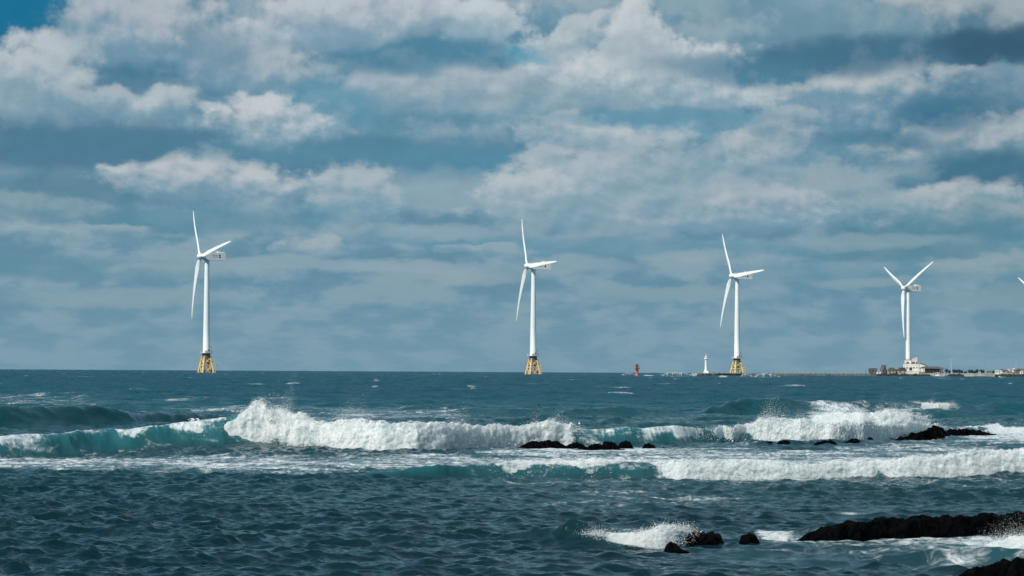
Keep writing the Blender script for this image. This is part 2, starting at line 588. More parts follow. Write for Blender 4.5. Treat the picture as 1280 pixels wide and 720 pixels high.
# ------------------------------------------------------------------ sea surface
def ocean_tile(n, L, lmin, lmax, rms, wind_deg, spread, seed, power=1.6):
    rng = np.random.default_rng(seed)
    k1 = np.fft.fftfreq(n, L / n) * 2 * np.pi
    kx, ky = np.meshgrid(k1, k1, indexing='ij')
    k = np.hypot(kx, ky)
    k[0, 0] = 1
    wd = math.radians(wind_deg)
    cosd = (kx * math.cos(wd) + ky * math.sin(wd)) / k
    kmin, kmax = 2 * np.pi / lmax, 2 * np.pi / lmin
    amp = k ** -power * np.exp(-(kmin / k) ** 2) * np.exp(-(k / kmax) ** 2) * (np.abs(cosd) ** spread + 0.06)
    amp[0, 0] = 0
    ph = rng.normal(size=(n, n)) + 1j * rng.normal(size=(n, n))
    H = amp * ph
    h = np.fft.ifft2(H).real
    s = rms / h.std()
    dx = np.fft.ifft2(1j * kx / k * H).real * s
    dy = np.fft.ifft2(1j * ky / k * H).real * s
    return (h * s).astype(np.float32), dx.astype(np.float32), dy.astype(np.float32), L / n


def sample(tile, x, y):
    h, dx, dy, st = tile
    n = h.shape[0]
    fx, fy = x / st, y / st
    ix, iy = np.floor(fx).astype(np.int64), np.floor(fy).astype(np.int64)
    tx, ty = (fx - ix).astype(np.float32), (fy - iy).astype(np.float32)
    i0, j0, i1, j1 = ix % n, iy % n, (ix + 1) % n, (iy + 1) % n
    out = []
    for A in (h, dx, dy):
        out.append(A[i0, j0] * (1 - tx) * (1 - ty) + A[i1, j0] * tx * (1 - ty) + A[i0, j1] * (1 - tx) * ty + A[i1, j1] * tx * ty)
    return out


TILE_S = ocean_tile(1024, 58.3, 0.15, 3.2, 0.037, 62, 1.2, 3, 1.5)
TILE_C = ocean_tile(1024, 173.0, 1.6, 10.0, 0.085, 66, 1.5, 21)
TILE_M = ocean_tile(1024, 391.0, 3.5, 38.0, 0.20, 74, 2.0, 8)

# wave ridges: list of (px, toe row, crest row), front width and back width in wave heights,
# foam on the crest, teal of the face
RIDGES = [
    # the big breaker, unbroken face at the left
    dict(pts=[(-160, 567, 546), (0, 566, 542), (60, 565, 541), (140, 563, 537), (220, 562, 534), (300, 562, 524), (340, 562, 520), (420, 563, 533),
              (520, 564, 536), (600, 561, 536), (735, 557, 540), (790, 557, 536), (850, 556, 534), (900, 554, 533), (1000, 552, 536),
              (1100, 548, 536), (1160, 542, 536), (1300, 542, 537), (1420, 543, 538)], wf=0.75, wb=2.2, foam=.75, teal=1.0,
         caps=[(-90, 84, -.9, .45, .95), (-60, 60, .1, 1.2, .52), (138, 194, -.6, .55, 1.0), (90, 150, -.4, .2, .6), (200, 300, -.8, .5, .9), (100, 330, .3, 1.3, .40),
               (736, 800, -.5, .6, .62), (796, 886, -.6, .75, 1.0), (880, 930, -.5, .5, .62), (740, 920, .3, 1.2, .42)]),
    # dark swell behind it at the left
    dict(pts=[(-160, 537, 515), (0, 536, 513), (90, 535, 511), (160, 534, 513), (230, 532, 517), (330, 530, 526), (380, 529, 529)], wf=1.6, wb=3.2, foam=.38, teal=.12),
    # dark swell behind the right-hand breakers
    dict(pts=[(820, 520, 519), (880, 520, 509), (940, 519, 503), (1000, 519, 504), (1060, 519, 508), (1110, 518, 505), (1150, 518, 500), (1190, 518, 503),
              (1230, 519, 507), (1290, 520, 507), (1340, 520, 506), (1400, 521, 513)], wf=1.6, wb=3.5, foam=.10, teal=.22),
    # swell further out in the middle
    dict(pts=[(540, 517, 516), (600, 517, 510), (680, 517, 511), (760, 519, 513), (830, 519, 519)], wf=2.0, wb=4.0, foam=.05, teal=.2),
    # second line of surf, unbroken at the left
    dict(pts=[(420, 600, 597), (470, 600, 590), (540, 601, 586), (600, 600, 580), (660, 600, 581), (800, 602, 581), (950, 600, 583), (1100, 600, 582),
              (1200, 598, 577), (1280, 597, 575), (1420, 597, 575)], wf=1.0, wb=2.6, foam=.6, teal=.55, caps=[(596, 668, -.7, .35, .95), (600, 690, .1, 1.1, .42)]),
    # small wave in the foreground running up to the rocks
    dict(pts=[(470, 668, 667), (560, 672, 667), (640, 676, 668), (700, 680, 663), (740, 683, 661), (790, 685, 666), (830, 686, 676), (860, 686, 685)], wf=1.2, wb=2.6, foam=.15, teal=.05),
    # dark wave at the lower right
    dict(pts=[(1060, 703, 702), (1120, 704, 694), (1170, 706, 689), (1230, 708, 688), (1290, 712, 692), (1360, 714, 700)], wf=1.1, wb=2.4, foam=.2, teal=.05),
]
# foam laid out on the calm surface: x0, x1, y0, y1, strength
FOAM = [
    (-200, 660, 566, 590, .68), (-200, 300, 563, 574, .5), (560, 1450, 557, 583, .66), (330, 600, 513, 531, .56), (190, 360, 511, 522, .60),
    (-200, 140, 493, 513, .52), (190, 268, 499.5, 504, .72), (130, 235, 515, 521, .35),
    (960, 1170, 513, 545, .75), (1180, 1400, 541, 552, .85), (1080, 1420, 547, 560, .60),
    (590, 1450, 597, 612, .42), (640, 1000, 608, 642, .42), (980, 1450, 606, 640, .22), (700, 880, 628, 646, .38),
    (940, 1450, 676, 690, .60), (850, 1450, 688, 708, .42), (945, 996, 666, 682, .88), (742, 850, 658, 686, .62),
    (860, 960, 655, 672, .34), (1030, 1120, 640, 648, .5), (620, 850, 559, 567, .85), (740, 830, 536, 552, .40),
    (1120, 1420, 695, 716, .50), (1000, 1300, 668, 690, .45), (800, 845, 680, 692, .5), (180, 420, 606, 640, .12), (300, 800, 634, 720, .08),
    (60, 340, 543, 563, .42), (-120, 110, 545, 564, .44), (870, 960, 538, 553, .42), (430, 620, 586, 600, .30),
    # whitecaps far out
    (777, 795, 467.8, 470.2, .95), (803, 818, 469.2, 470.6, .9), (826, 868, 467.9, 471.4, .97), (845, 856, 467.2, 468.4, .9), (898, 910, 470.2, 472.2, .9), (925, 940, 469.4, 472, .95),
    (943, 975, 469.2, 472.6, .97), (1259, 1266, 479.4, 480.6, .62), (1248, 1258, 472.2, 473.4, .7), (1123, 1130, 472.8, 473.8, .65), (1168, 1188, 472.8, 474, .6),
    (582, 596, 483, 486.5, .7), (560, 578, 486.5, 488.5, .45), (462, 472, 484, 486.5, .6), (466, 474, 475.5, 477.5, .6), (604, 610, 470.5, 472.5, .5),
    (540, 570, 505, 510, .0),
]


def ridge_at(px, py, r, az_noise):
    """height, foam and teal that the wave ridges add at calm-sea points"""
    h = np.zeros_like(r)
    fo = np.zeros_like(r)
    te = np.zeros_like(r)
    wob = fbm(px / 16, r / 1.2, r * 0, 4, .6, 15)
    for R in RIDGES:
        p = np.array(R['pts'], dtype=float)
        sel = (px > p[0, 0]) & (px < p[-1, 0]) & (py > p[:, 1].min() - 60) & (py < p[:, 1].max() + 22)
        if not sel.any():
            continue
        xs, rr = px[sel], r[sel]
        xt = np.linspace(p[0, 0], p[-1, 0], 400)
        kern = np.hanning(9)
        kern /= kern.sum()

        def curve(v):
            c = np.interp(xt, p[:, 0], v)
            return np.interp(xs, xt, np.convolve(np.pad(c, 4, mode='edge'), kern, 'valid'))
        toe_r = np.array([ground(q[0], q[1]).to_2d().length for q in p])
        hgt = toe_r * (p[:, 1] - p[:, 2]) / F_PX
        rt, hh = curve(toe_r), curve(hgt)
        hh = hh * (1 + 0.16 * az_noise[sel])
        wf = R['wf'] * np.maximum(hh, .08)
        wb = R['wb'] * np.maximum(hh, .08)
        rc = rt + 1.55 * wf
        f = rc - rr + 0.5 * hh * az_noise[sel]
        prof = np.where(f > 0, np.exp(-(f / wf) ** 2), np.exp(-(np.abs(f) / wb) ** 1.6))
        h[sel] = np.maximum(h[sel], hh * prof)
        fo[sel] = np.maximum(fo[sel], R['foam'] * np.exp(-((f + 0.2 * hh) / (0.55 * hh + .03)) ** 2) * sstep(hh, .05, .25))
        for (x0, x1, f0, f1, st) in R.get('caps', ()):
            sx = (x1 - x0) * .25
            X = xs + wob[sel] * sx * 1.2
            Fq = f / np.maximum(hh, .1) + wob[sel] * .55
            g = sstep(X, x0 - sx, x0 + sx) * (1 - sstep(X, x1 - sx, x1 + sx)) * sstep(Fq, f0 - .2, f0 + .2) * (1 - sstep(Fq, f1 - .35, f1 + .25))
            fo[sel] = np.maximum(fo[sel], g * st)
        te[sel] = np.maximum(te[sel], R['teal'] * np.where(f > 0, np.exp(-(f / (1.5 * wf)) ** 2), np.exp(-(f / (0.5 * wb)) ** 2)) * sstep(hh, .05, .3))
    return h, fo, te


def sea_patch(radii, azs, fade0, fade1):
    A, Rr = np.meshgrid(azs, radii)          # rows: radius
    a, r = A.ravel(), Rr.ravel()
    x, y = r * np.sin(a), r * np.cos(a)
    z = -(r * r) / (2 * R_EARTH)
    px, py = project(x, y, z)
    s = sample(TILE_S, x, y)
    ca, sa = math.cos(.6), math.sin(.6)
    x2, y2 = x * ca + y * sa, -x * sa + y * ca
    s2 = sample(TILE_S, x2 * 0.62 + 11, y2 * 0.62 + 5)
    m = sample(TILE_M, x, y)
    c = sample(TILE_C, x, y)
    wC = sstep(r, 85, 200) * (1 - .8 * sstep(r, 1500, 3500))
    gust = 1.0 + 0.45 * fbm(x / 14, y / 9, x * 0, 2, .5, 31)
    wS = 1.0 - sstep(r, fade0, fade1)
    wM = 0.26 + 0.74 * sstep(r, 75, 240)
    # water just behind the surf line is smoothed by foam
    n1 = fbm(x / 1.8, y / 5.0, x * 0, 3, .5, 5)
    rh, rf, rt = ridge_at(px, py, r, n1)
    fo = np.zeros_like(r)
    wob = fbm(x / 3.2, y / 6.0, x * 0, 4, .55, 9)
    for (x0, x1, y0, y1, st) in FOAM:
        sx = min(80.0, (x1 - x0) * .33)
        sy = max(.35, (y1 - y0) * .28)
        sel = (px > x0 - 2 * sx) & (px < x1 + 2 * sx) & (py > y0 - 3 * sy) & (py < y1 + 3 * sy)
        if not sel.any():
            continue
        X = px[sel] + wob[sel] * sx * .8
        Y = py[sel] + wob[sel] * sy * 1.2
        g = sstep(X, x0 - sx, x0 + sx) * (1 - sstep(X, x1 - sx, x1 + sx)) * sstep(Y, y0 - sy, y0 + sy) * (1 - sstep(Y, y1 - sy, y1 + sy))
        fo[sel] = np.maximum(fo[sel], g * st)
    fo = np.maximum(fo, rf)
    calm = 1 - 0.65 * sstep(fo, .3, .8)
    z = z + (s[0] + 0.9 * s2[0]) * wS * gust * calm + m[0] * wM + c[0] * wC * calm + rh
    x = x + (s[1] + .9 * (s2[1] * ca - s2[2] * sa)) * .86 * wS * gust * calm + m[1] * wM * .8 + c[1] * wC * calm
    y = y + (s[2] + .9 * (s2[1] * sa + s2[2] * ca)) * .86 * wS * gust * calm + m[2] * wM * .8 + c[2] * wC * calm
    # scattered whitecaps where the chop peaks far out
    pk = (m[0] / 0.20) + 0.7 * fbm(x / 5, y / 9, x * 0, 3, .5, 77)
    fo = np.maximum(fo, 0.62 * sstep(pk, 2.75, 3.3) * sstep(r, 170, 300))
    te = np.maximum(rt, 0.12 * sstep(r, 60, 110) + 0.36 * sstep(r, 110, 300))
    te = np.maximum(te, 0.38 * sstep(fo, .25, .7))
    return np.stack([x, y, z], -1), fo, te, wS


def seq(a, b, f):
    out = [a]
    while out[-1] < b:
        out.append(out[-1] + f(out[-1]))
    return np.array(out)


FINE = np.radians(12.6)
side = np.radians(np.linspace(12.6, 34, 60))[1:]
az_near = np.concatenate([-side[::-1], np.linspace(-FINE, FINE, 1200), side])
az_far = np.concatenate([-side[::-1], np.linspace(-FINE, FINE, 680), side])
R_JOIN = 300.0
rad_near = np.concatenate([seq(6, 42, lambda r: r * .03)[:-1], seq(42, 140, lambda r: r * .00125), seq(140.3, R_JOIN, lambda r: r * .0019)])
rad_far = np.concatenate([seq(rad_near[-1], 3000, lambda r: max(.9, r * .0021)), seq(3015, 14000, lambda r: r * .006)])

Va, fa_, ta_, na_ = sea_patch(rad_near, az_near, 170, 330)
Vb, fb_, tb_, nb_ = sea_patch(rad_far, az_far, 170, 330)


# the far sheet starts a little below the near one where they overlap
Vb[:len(az_far), 2] -= 0.05
sea_me = bpy.data.meshes.new("sea")
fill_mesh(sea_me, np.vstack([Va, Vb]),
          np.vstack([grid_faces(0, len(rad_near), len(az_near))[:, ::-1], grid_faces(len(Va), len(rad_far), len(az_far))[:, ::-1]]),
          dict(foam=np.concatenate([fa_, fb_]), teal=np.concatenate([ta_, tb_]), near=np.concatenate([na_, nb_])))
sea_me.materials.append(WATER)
sea = bpy.data.objects.new("sea", sea_me)
COL.objects.link(sea)
sea['kind'] = 'structure'
#==SEA_END==
# ------------------------------------------------------------------ white water
def tag(o, label=None, cat=None, group=None, kind=None):
    if label:
        o['label'] = label
    if cat:
        o['category'] = cat
    if group:
        o['group'] = group
    if kind:
        o['kind'] = kind
    return o


def link(name, me, mat, parent=None, loc=None, rotz=None):
    if mat is not None and not me.materials:
        me.materials.append(mat)
    o = bpy.data.objects.new(name, me)
    COL.objects.link(o)
    if parent is not None:
        o.parent = parent
    if loc is not None:
        o.location = loc
    if rotz is not None:
        o.rotation_euler = (0, 0, rotz)
    return o


PROFILE = np.array([(-2.0, -0.35), (-1.25, 0.25), (-0.7, 0.68), (-0.25, 0.93), (0.1, 1.0), (0.4, 0.86), (0.62, 0.58), (0.78, 0.28), (0.95, 0.02), (1.15, -0.25)])


def bore_path(pts, step):
    p = np.array(pts, dtype=float)
    dref = np.array([ground(q[0], q[1]).to_2d().length for q in p])
    length = np.hypot(np.diff(p[:, 0] * dref / F_PX), np.diff(dref)).sum()
    n = max(24, int(length / step))
    x = np.linspace(p[0, 0], p[-1, 0], n)
    k = np.hanning(max(5, int(n / len(p) / 5) | 1) + 2)
    k /= k.sum()
    m = len(k) // 2

    def cv(v):
        c = np.interp(x, p[:, 0], v)
        return np.convolve(np.pad(c, m, mode='edge'), k, 'valid')[:n]
    D = cv(dref)
    zb = cv((p[:, 1] - p[:, 2]) * dref / F_PX)
    h = cv((p[:, 2] - p[:, 3]) * dref / F_PX)
    th = cv(p[:, 4]) if p.shape[1] > 4 else np.full(n, .2)
    base = np.array([tuple(ray(q, 600)) for q in x])
    hd = base[:, :2] / np.linalg.norm(base[:, :2], axis=1)[:, None]
    return x, D, zb, h, th, hd


SPRAY = []          # droplet centres and sizes
rng = np.random.default_rng(42)


def bore(label, pts, seed, lump=0.27, step=0.06, nt=64, spray=3000, spray_h=0.35, fwd=0.95, ragged=1.0, drop=.006):
    x, D, zb, h, th, hd = bore_path(pts, step)
    n = len(x)
    s = np.cumsum(np.concatenate([[0], np.hypot(np.diff(hd[:, 0] * D), np.diff(hd[:, 1] * D))]))
    z1 = np.zeros_like(s)
    hm = .86 * h * (1 + 0.24 * fbm(s / 1.6, z1 + seed, z1, 3, .55, seed))
    seg = np.concatenate([[0], np.cumsum(np.hypot(*np.diff(PROFILE, axis=0).T))])
    tt = np.linspace(0, 1, nt) ** 0.8 * seg[-1]
    pf, pz = np.interp(tt, seg, PROFILE[:, 0]), np.interp(tt, seg, PROFILE[:, 1])
    wide = np.maximum(hm, .25)
    f = pf[None, :] * wide[:, None]
    z = zb[:, None] + pz[None, :] * hm[:, None]
    S = np.repeat(s[:, None], nt, 1)
    # slow meander of the front
    f = f + (0.45 * fbm(s / 3.2, z1, z1 + seed, 2, .5, seed + 7) * wide)[:, None]
    q = 1 / np.maximum(.62 * np.median(hm), .2)
    of, oz = f + .1 * wide[:, None], (z - zb[:, None]) - .3 * hm[:, None]
    ln = np.hypot(of, oz) + 1e-6
    amp = lump * wide[:, None] * np.sin(np.linspace(0.15, np.pi - .12, nt))[None, :] ** .7
    t01 = np.linspace(0, 1, nt)[None, :]
    endf = np.minimum(s, s[-1] - s)[:, None]
    f0, z0 = f, z
    Vs, Ts, Fs = [], [], []
    # a dense core under ever thinner veils of froth
    for sh, (out, more) in enumerate([(0.0, 0.0), (.06, .34), (.13, .42), (.22, .48)]):
        sd = seed + 50 * sh
        wx, wz = .6 * fbm(S * q * .8, f0 * q * .8, z0 * q * .8, 2, .5, sd + 40), .6 * fbm(S * q * .8, f0 * q * .8, z0 * q * .8, 2, .5, sd + 41)
        dn = .62 * billow(S * q * .8 + wx, f0 * q, z0 * q * 1.5 + wz, 4, .55, sd) + .5 * fbm(S * q * 2.0 + wz, f0 * q * 2.3, z0 * q * 3.0 + wx, 4, .6, sd + 11)
        f = f0 + (dn * amp + out * wide[:, None]) * of / ln
        z = z0 + (dn * amp + out * 1.1 * hm[:, None]) * oz / ln
        S2 = .3 * amp * fbm(S * q * 2, f0 * q * 2, z0 * q * 2, 3, .6, sd + 20)
        rr_ = (D + fwd * h + .95 * np.clip(zb, 0, None))[:, None] - f
        X = rr_ * hd[:, 0][:, None] + S2
        Y = rr_ * hd[:, 1][:, None]
        Z = z - rr_ * rr_ / (2 * R_EARTH)
        thin = th[:, None] * 0.75 + 0.55 * (1 - sstep(t01, .05, .42)) + 0.42 * sstep(t01, .84, 1.0) * ragged + more
        thin = thin + 0.55 * (1 - sstep(endf, 0, min(2.4, s[-1] * .3))) + 0 * X
        Vs.append(np.stack([X, Y, Z], -1).reshape(-1, 3))
        Ts.append(thin.ravel())
        Fs.append(grid_faces(sh * n * nt, n, nt)[:, ::-1])
    me = bpy.data.meshes.new("breaking_surf")
    fill_mesh(me, np.vstack(Vs), np.vstack(Fs), dict(thin=np.concatenate(Ts)))
    o = link("breaking_surf", me, WHITE_WATER)
    tag(o, label, 'surf', None, 'stuff')
    # droplets thrown up along the crest and shed at the toe
    w = (h * np.clip(1.2 - th, .1, 1)) ** 1.3
    w /= w.sum()
    burst = np.clip(.55 + 1.1 * fbm(s / .8, z1, z1, 3, .6, seed + 31), .02, None) ** 2
    w2 = w * burst
    w2 /= w2.sum()
    i = rng.choice(n, spray, p=w2)
    up = rng.exponential(spray_h, spray) * h[i] * burst[i].clip(.3, 2)
    ff = rng.normal(-.05, .42, spray) * h[i]
    rr = D[i] + fwd * h[i] + 0.95 * np.clip(zb[i], 0, None) - ff
    zz = zb[i] + (hm[i] * (1.0 - .25 * np.abs(ff / np.maximum(h[i], .05)))) - .05 + up
    jx = rng.normal(0, .12, spray) + up * .25
    SPRAY.append(np.stack([rr * hd[i, 0] + jx, rr * hd[i, 1], zz - rr * rr / (2 * R_EARTH), rng.lognormal(math.log(drop), .5, spray) * np.exp(-up / np.maximum(h[i], .1) * .6)], -1))
    k = spray // 3
    i = rng.choice(n, k, p=w)
    t = rng.uniform(.1, 1.25, k)
    rr = D[i] + fwd * h[i] + 0.95 * np.clip(zb[i], 0, None) - (t * h[i])
    zz = zb[i] + hm[i] * np.interp(t, PROFILE[4:, 0], PROFILE[4:, 1]) + rng.exponential(.06, k) * h[i] + .03
    SPRAY.append(np.stack([rr * hd[i, 0] + rng.normal(0, .1, k), rr * hd[i, 1], zz - rr * rr / (2 * R_EARTH), rng.lognormal(math.log(drop * 1.3), .5, k)], -1))
    return o


# px, row of the calm-sea toe, row of the white water's foot, row of its crest, thinness
bore("tall white breaker rolling in behind the middle reef",
     [(194, 562, 546, 541, .62), (214, 562, 547, 534, .5), (235, 562, 548, 533, .42), (256, 562, 547, 532, .45), (276, 562, 547, 528, .42), (293, 562, 546, 520, .36),
      (308, 562, 549, 506, .28), (316, 562, 553, 498, .22), (326, 562, 557, 499, .2), (340, 562.5, 561, 509, .1), (370, 563, 563, 519, 0), (400, 563, 563, 527, 0), (440, 564, 564, 529, 0),
      (480, 565, 565, 533, 0), (520, 565, 565, 530, 0), (560, 564, 565, 536, 0), (600, 562, 564, 535, 0), (640, 560.5, 563, 533, 0), (680, 559.5, 562, 529, 0),
      (706, 559, 561, 526, .05), (722, 559, 560, 533, .25), (740, 559, 558, 545, .6)], 1, spray=38000, drop=.0044)
bore("white breaker pouring over the rocks at the right",
     [(868, 555, 547, 537, .62), (886, 555, 548, 533, .46), (904, 554, 548, 531, .4), (915, 554, 549, 532, .35), (932, 553, 549, 529, .3), (950, 553, 553, 525, .12), (970, 553, 555, 530, .05), (1000, 553, 556, 530, 0), (1040, 553, 557, 533, 0),
      (1080, 552, 555, 530, .05), (1120, 548, 551, 530, .15), (1150, 545, 546, 528, .25), (1180, 543, 543, 531, .5), (1190, 542, 541, 536, .7)], 5, spray=14000)
bore("upper tumbling white surf behind the right-hand breaker",
     [(985, 536, 531, 524, .65), (1010, 536, 533, 519, .45), (1040, 537, 536, 516, .35), (1075, 538, 538, 511, .25), (1110, 538, 538, 514, .15), (1140, 538, 537, 516, .2), (1160, 537, 535, 522, .5), (1172, 536, 533, 527, .7)], 6, spray=5200)
bore("white plume curling off the dark swell at far right",
     [(1138, 519, 507, 501, .55), (1152, 519, 511, 503, .25), (1168, 520, 516, 506, .1), (1182, 520, 518, 503, .1), (1192, 520, 517, 502, .3), (1198, 520, 515, 508, .6)], 7, spray=3800, spray_h=.5)
bore("low white surf behind the long black rock at far right",
     [(1180, 541, 541, 536, .6), (1210, 541, 541, 531, .3), (1235, 542, 543, 530, .2), (1262, 544, 546, 533, .2), (1300, 546, 548, 534, .1), (1420, 548, 550, 536, .1)], 8, spray=2600)
bore("second line of white surf rolling towards the shore at the right",
     [(592, 600, 590, 581, .6), (612, 600, 590, 577, .35), (640, 600, 593, 575, .2), (680, 600, 597, 578, .1), (740, 601, 600, 577, .03), (800, 601, 598, 576, .12), (850, 602, 602, 577, 0), (950, 601, 600, 579, .05),
      (1000, 601, 598, 579, .1), (1060, 600, 600, 576, 0), (1120, 600, 600, 575, 0), (1200, 599, 598, 571, .03), (1280, 598, 598, 568, 0), (1420, 598, 598, 568, 0)], 9, step=.05, spray=14000, spray_h=.18, drop=.004)
bore("small foaming wave breaking against the foreground boulder", [(736, 686, 672, 663, .55), (752, 686, 676, 665, .42), (780, 686, 680, 667, .42), (805, 687, 683, 663, .3), (830, 687, 683, 656, .26), (850, 686, 680, 655, .4), (866, 686, 676, 662, .62)],
     10, step=.035, spray=9000, spray_h=.3, drop=.0026)
bore("splash of foam thrown up beside the rock at the lower right corner", [(1205, 702, 697, 690, .65), (1225, 702, 698, 684, .4), (1245, 703, 699, 678, .35), (1265, 704, 698, 672, .3), (1290, 705, 698, 670, .3), (1330, 705, 699, 672, .4)],
     11, step=.035, spray=9000, spray_h=.4, drop=.0026)
bore("patch of white foam washing between the foreground rocks", [(944, 682, 681, 674, .6), (958, 682, 681, 669, .3), (975, 682, 681, 668, .25), (995, 682, 681, 671, .6)], 12, step=.035, spray=1500, spray_h=.12, drop=.0026)
for k, (x0, x1, y0, y1, st) in enumerate([(826, 868, 471.4, 467.6, .2), (943, 975, 472.6, 469.0, .2), (925, 940, 472.0, 469.4, .3), (777, 795, 470.2, 468.0, .35)]):
    bore(["white breaking crest left of the white beacon on the horizon", "longest white breaking crest along the breakwater", "short white crest below the third turbine", "white crest beside the red beacon"][k],
         [(x0, y0, y0, y0 - 1, .3), (x0 * .85 + x1 * .15, y0, y0, y1 - .6, -.7), (x0 * .6 + x1 * .4, y0, y0, y1 - 1.4, -.8), (x0 * .3 + x1 * .7, y0, y0, y1 - 1.0, -.8), (x0 * .15 + x1 * .85, y0, y0, y1 + .8, -.7), (x1, y0, y0, y0 - 1, .3)], 40 + k, step=.4, nt=24, spray=200)

# droplets as small eight-sided drops, one object of spray
dr = np.concatenate(SPRAY)
nd = len(dr)
oct_v = np.array([(1, 0, 0), (-1, 0, 0), (0, 1, 0), (0, -1, 0), (0, 0, 1), (0, 0, -1)], dtype=np.float32)
oct_f = np.array([(0, 2, 4), (2, 1, 4), (1, 3, 4), (3, 0, 4), (2, 0, 5), (1, 2, 5), (3, 1, 5), (0, 3, 5)], dtype=np.int32)
stretch = rng.uniform(.7, 1.5, (nd, 1, 3))
V = dr[:, None, :3] + oct_v[None] * dr[:, None, 3:4] * stretch
Fc = (oct_f[None] + 6 * np.arange(nd)[:, None, None]).reshape(-1, 3)
me = bpy.data.meshes.new("sea_spray")
fill_mesh(me, V.reshape(-1, 3), Fc)


def simple_mat(name, color, rough=.6, metallic=0.0, var=.12, scale=3.0, dark=None, detail=5, bump=0.0, coat=0.0, spec=0.5):
    m = bpy.data.materials.new(name)
    m.use_nodes = True
    M = Nodes(m.node_tree)
    pos = M.new('ShaderNodeTexCoord').outputs['Object']
    n = M.noise(pos, scale, detail, .6)
    n2 = M.noise(M.vec('MULTIPLY', pos, (1, 1, .18)), scale * 2.2, 4, .6)
    c0 = tuple(max(0, c * (1 - var * 1.4)) for c in color) if dark is None else dark
    c1 = tuple(min(1, c * (1 + var * .5)) for c in color)
    k = M.math('ADD', M.math('MULTIPLY', n, .6), M.math('MULTIPLY', n2, .4))
    p = M.new('ShaderNodeBsdfPrincipled')
    M.put(p.inputs['Base Color'], M.mixc(M.smooth(k, .34, .62), tuple(c0) + (1,), tuple(c1) + (1,)))
    p.inputs['Roughness'].default_value = rough
    p.inputs['Metallic'].default_value = metallic
    p.inputs['Specular IOR Level'].default_value = spec
    if bump:
        b = M.new('ShaderNodeBump')
        b.inputs['Strength'].default_value = 1
        b.inputs['Distance'].default_value = bump
        M.put(b.inputs['Height'], k)
        M.put(p.inputs['Normal'], b.outputs[0])
    o = M.new('ShaderNodeOutputMaterial')
    M.put(o.inputs[0], p.outputs[0])
    return m


MAT = {
    'drop': simple_mat('spray_drops', (.86, .88, .88), .8, var=.02),
    'white': simple_mat('white_turbine_paint', (.80, .81, .80), .38, var=.05, scale=.25),
    'grp': simple_mat('nacelle_shell', (.70, .71, .71), .45, var=.05, scale=.3),
    'mark': simple_mat('dark_lettering', (.035, .04, .05), .6),
    'yellow': simple_mat('yellow_steel_paint', (.74, .52, .23), .5, var=.25, scale=.5, dark=(.50, .33, .13)),
    'steel': simple_mat('weathered_steel', (.20, .17, .13), .6, var=.4, scale=.8),
    'pale': simple_mat('galvanised_rail', (.62, .64, .64), .5, var=.1),
    'red': simple_mat('red_beacon_paint', (.60, .145, .105), .5, var=.2, scale=.8),
    'darkred': simple_mat('dark_lantern_cage', (.10, .05, .05), .6),
    'lh': simple_mat('white_masonry_paint', (.80, .80, .78), .6, var=.1, scale=.6),
    'wall': simple_mat('white_stucco', (.78, .76, .70), .8, var=.12, scale=.25, dark=(.60, .58, .52)),
    'pink': simple_mat('pale_pink_cladding', (.62, .52, .50), .8, var=.15, scale=.3),
    'slate': simple_mat('grey_roofing', (.10, .105, .115), .7, var=.3, scale=.6),
    'glass': simple_mat('dark_window_glass', (.03, .04, .05), .12),
    'wood': simple_mat('dark_timber', (.075, .055, .045), .8, var=.3),
    'stone': simple_mat('grey_basalt_masonry', (.13, .125, .125), .9, var=.5, scale=.9, bump=.15),
    'beige': simple_mat('beige_plaster', (.36, .31, .26), .85, var=.3, scale=.4),
    'conc': simple_mat('pale_concrete', (.36, .33, .28), .9, var=.3, scale=.25, dark=(.22, .20, .17)),
    'concd': simple_mat('wet_dark_concrete', (.05, .05, .05), .7, var=.4, scale=.3),
    'basalt': simple_mat('black_shore_basalt', (.020, .020, .021), .8, var=.5, scale=.5, bump=.3),
    'soil': simple_mat('dry_island_ground', (.20, .17, .13), .95, var=.4, scale=.08, dark=(.09, .09, .06)),
    'leaf': simple_mat('dark_evergreen_foliage', (.022, .036, .024), .8, var=.5, scale=1.2),
    'bark': simple_mat('grey_brown_bark', (.07, .055, .045), .9, var=.3),
    'hull': simple_mat('white_boat_hull', (.76, .77, .77), .4, var=.08, scale=1.0),
    'feather': simple_mat('pale_seabird_plumage', (.62, .62, .62), .8, var=.2, scale=8),
    'darkfeather': simple_mat('dark_seabird_plumage', (.02, .02, .022), .8, var=.2, scale=8),
    'awash': simple_mat('brown_weedy_stone', (.05, .028, .022), .6, var=.4, scale=4),
}
spray = link("sea_spray", me, MAT['drop'])
tag(spray, "fine white droplets of spray flying above the breaking waves", 'spray', None, 'stuff')

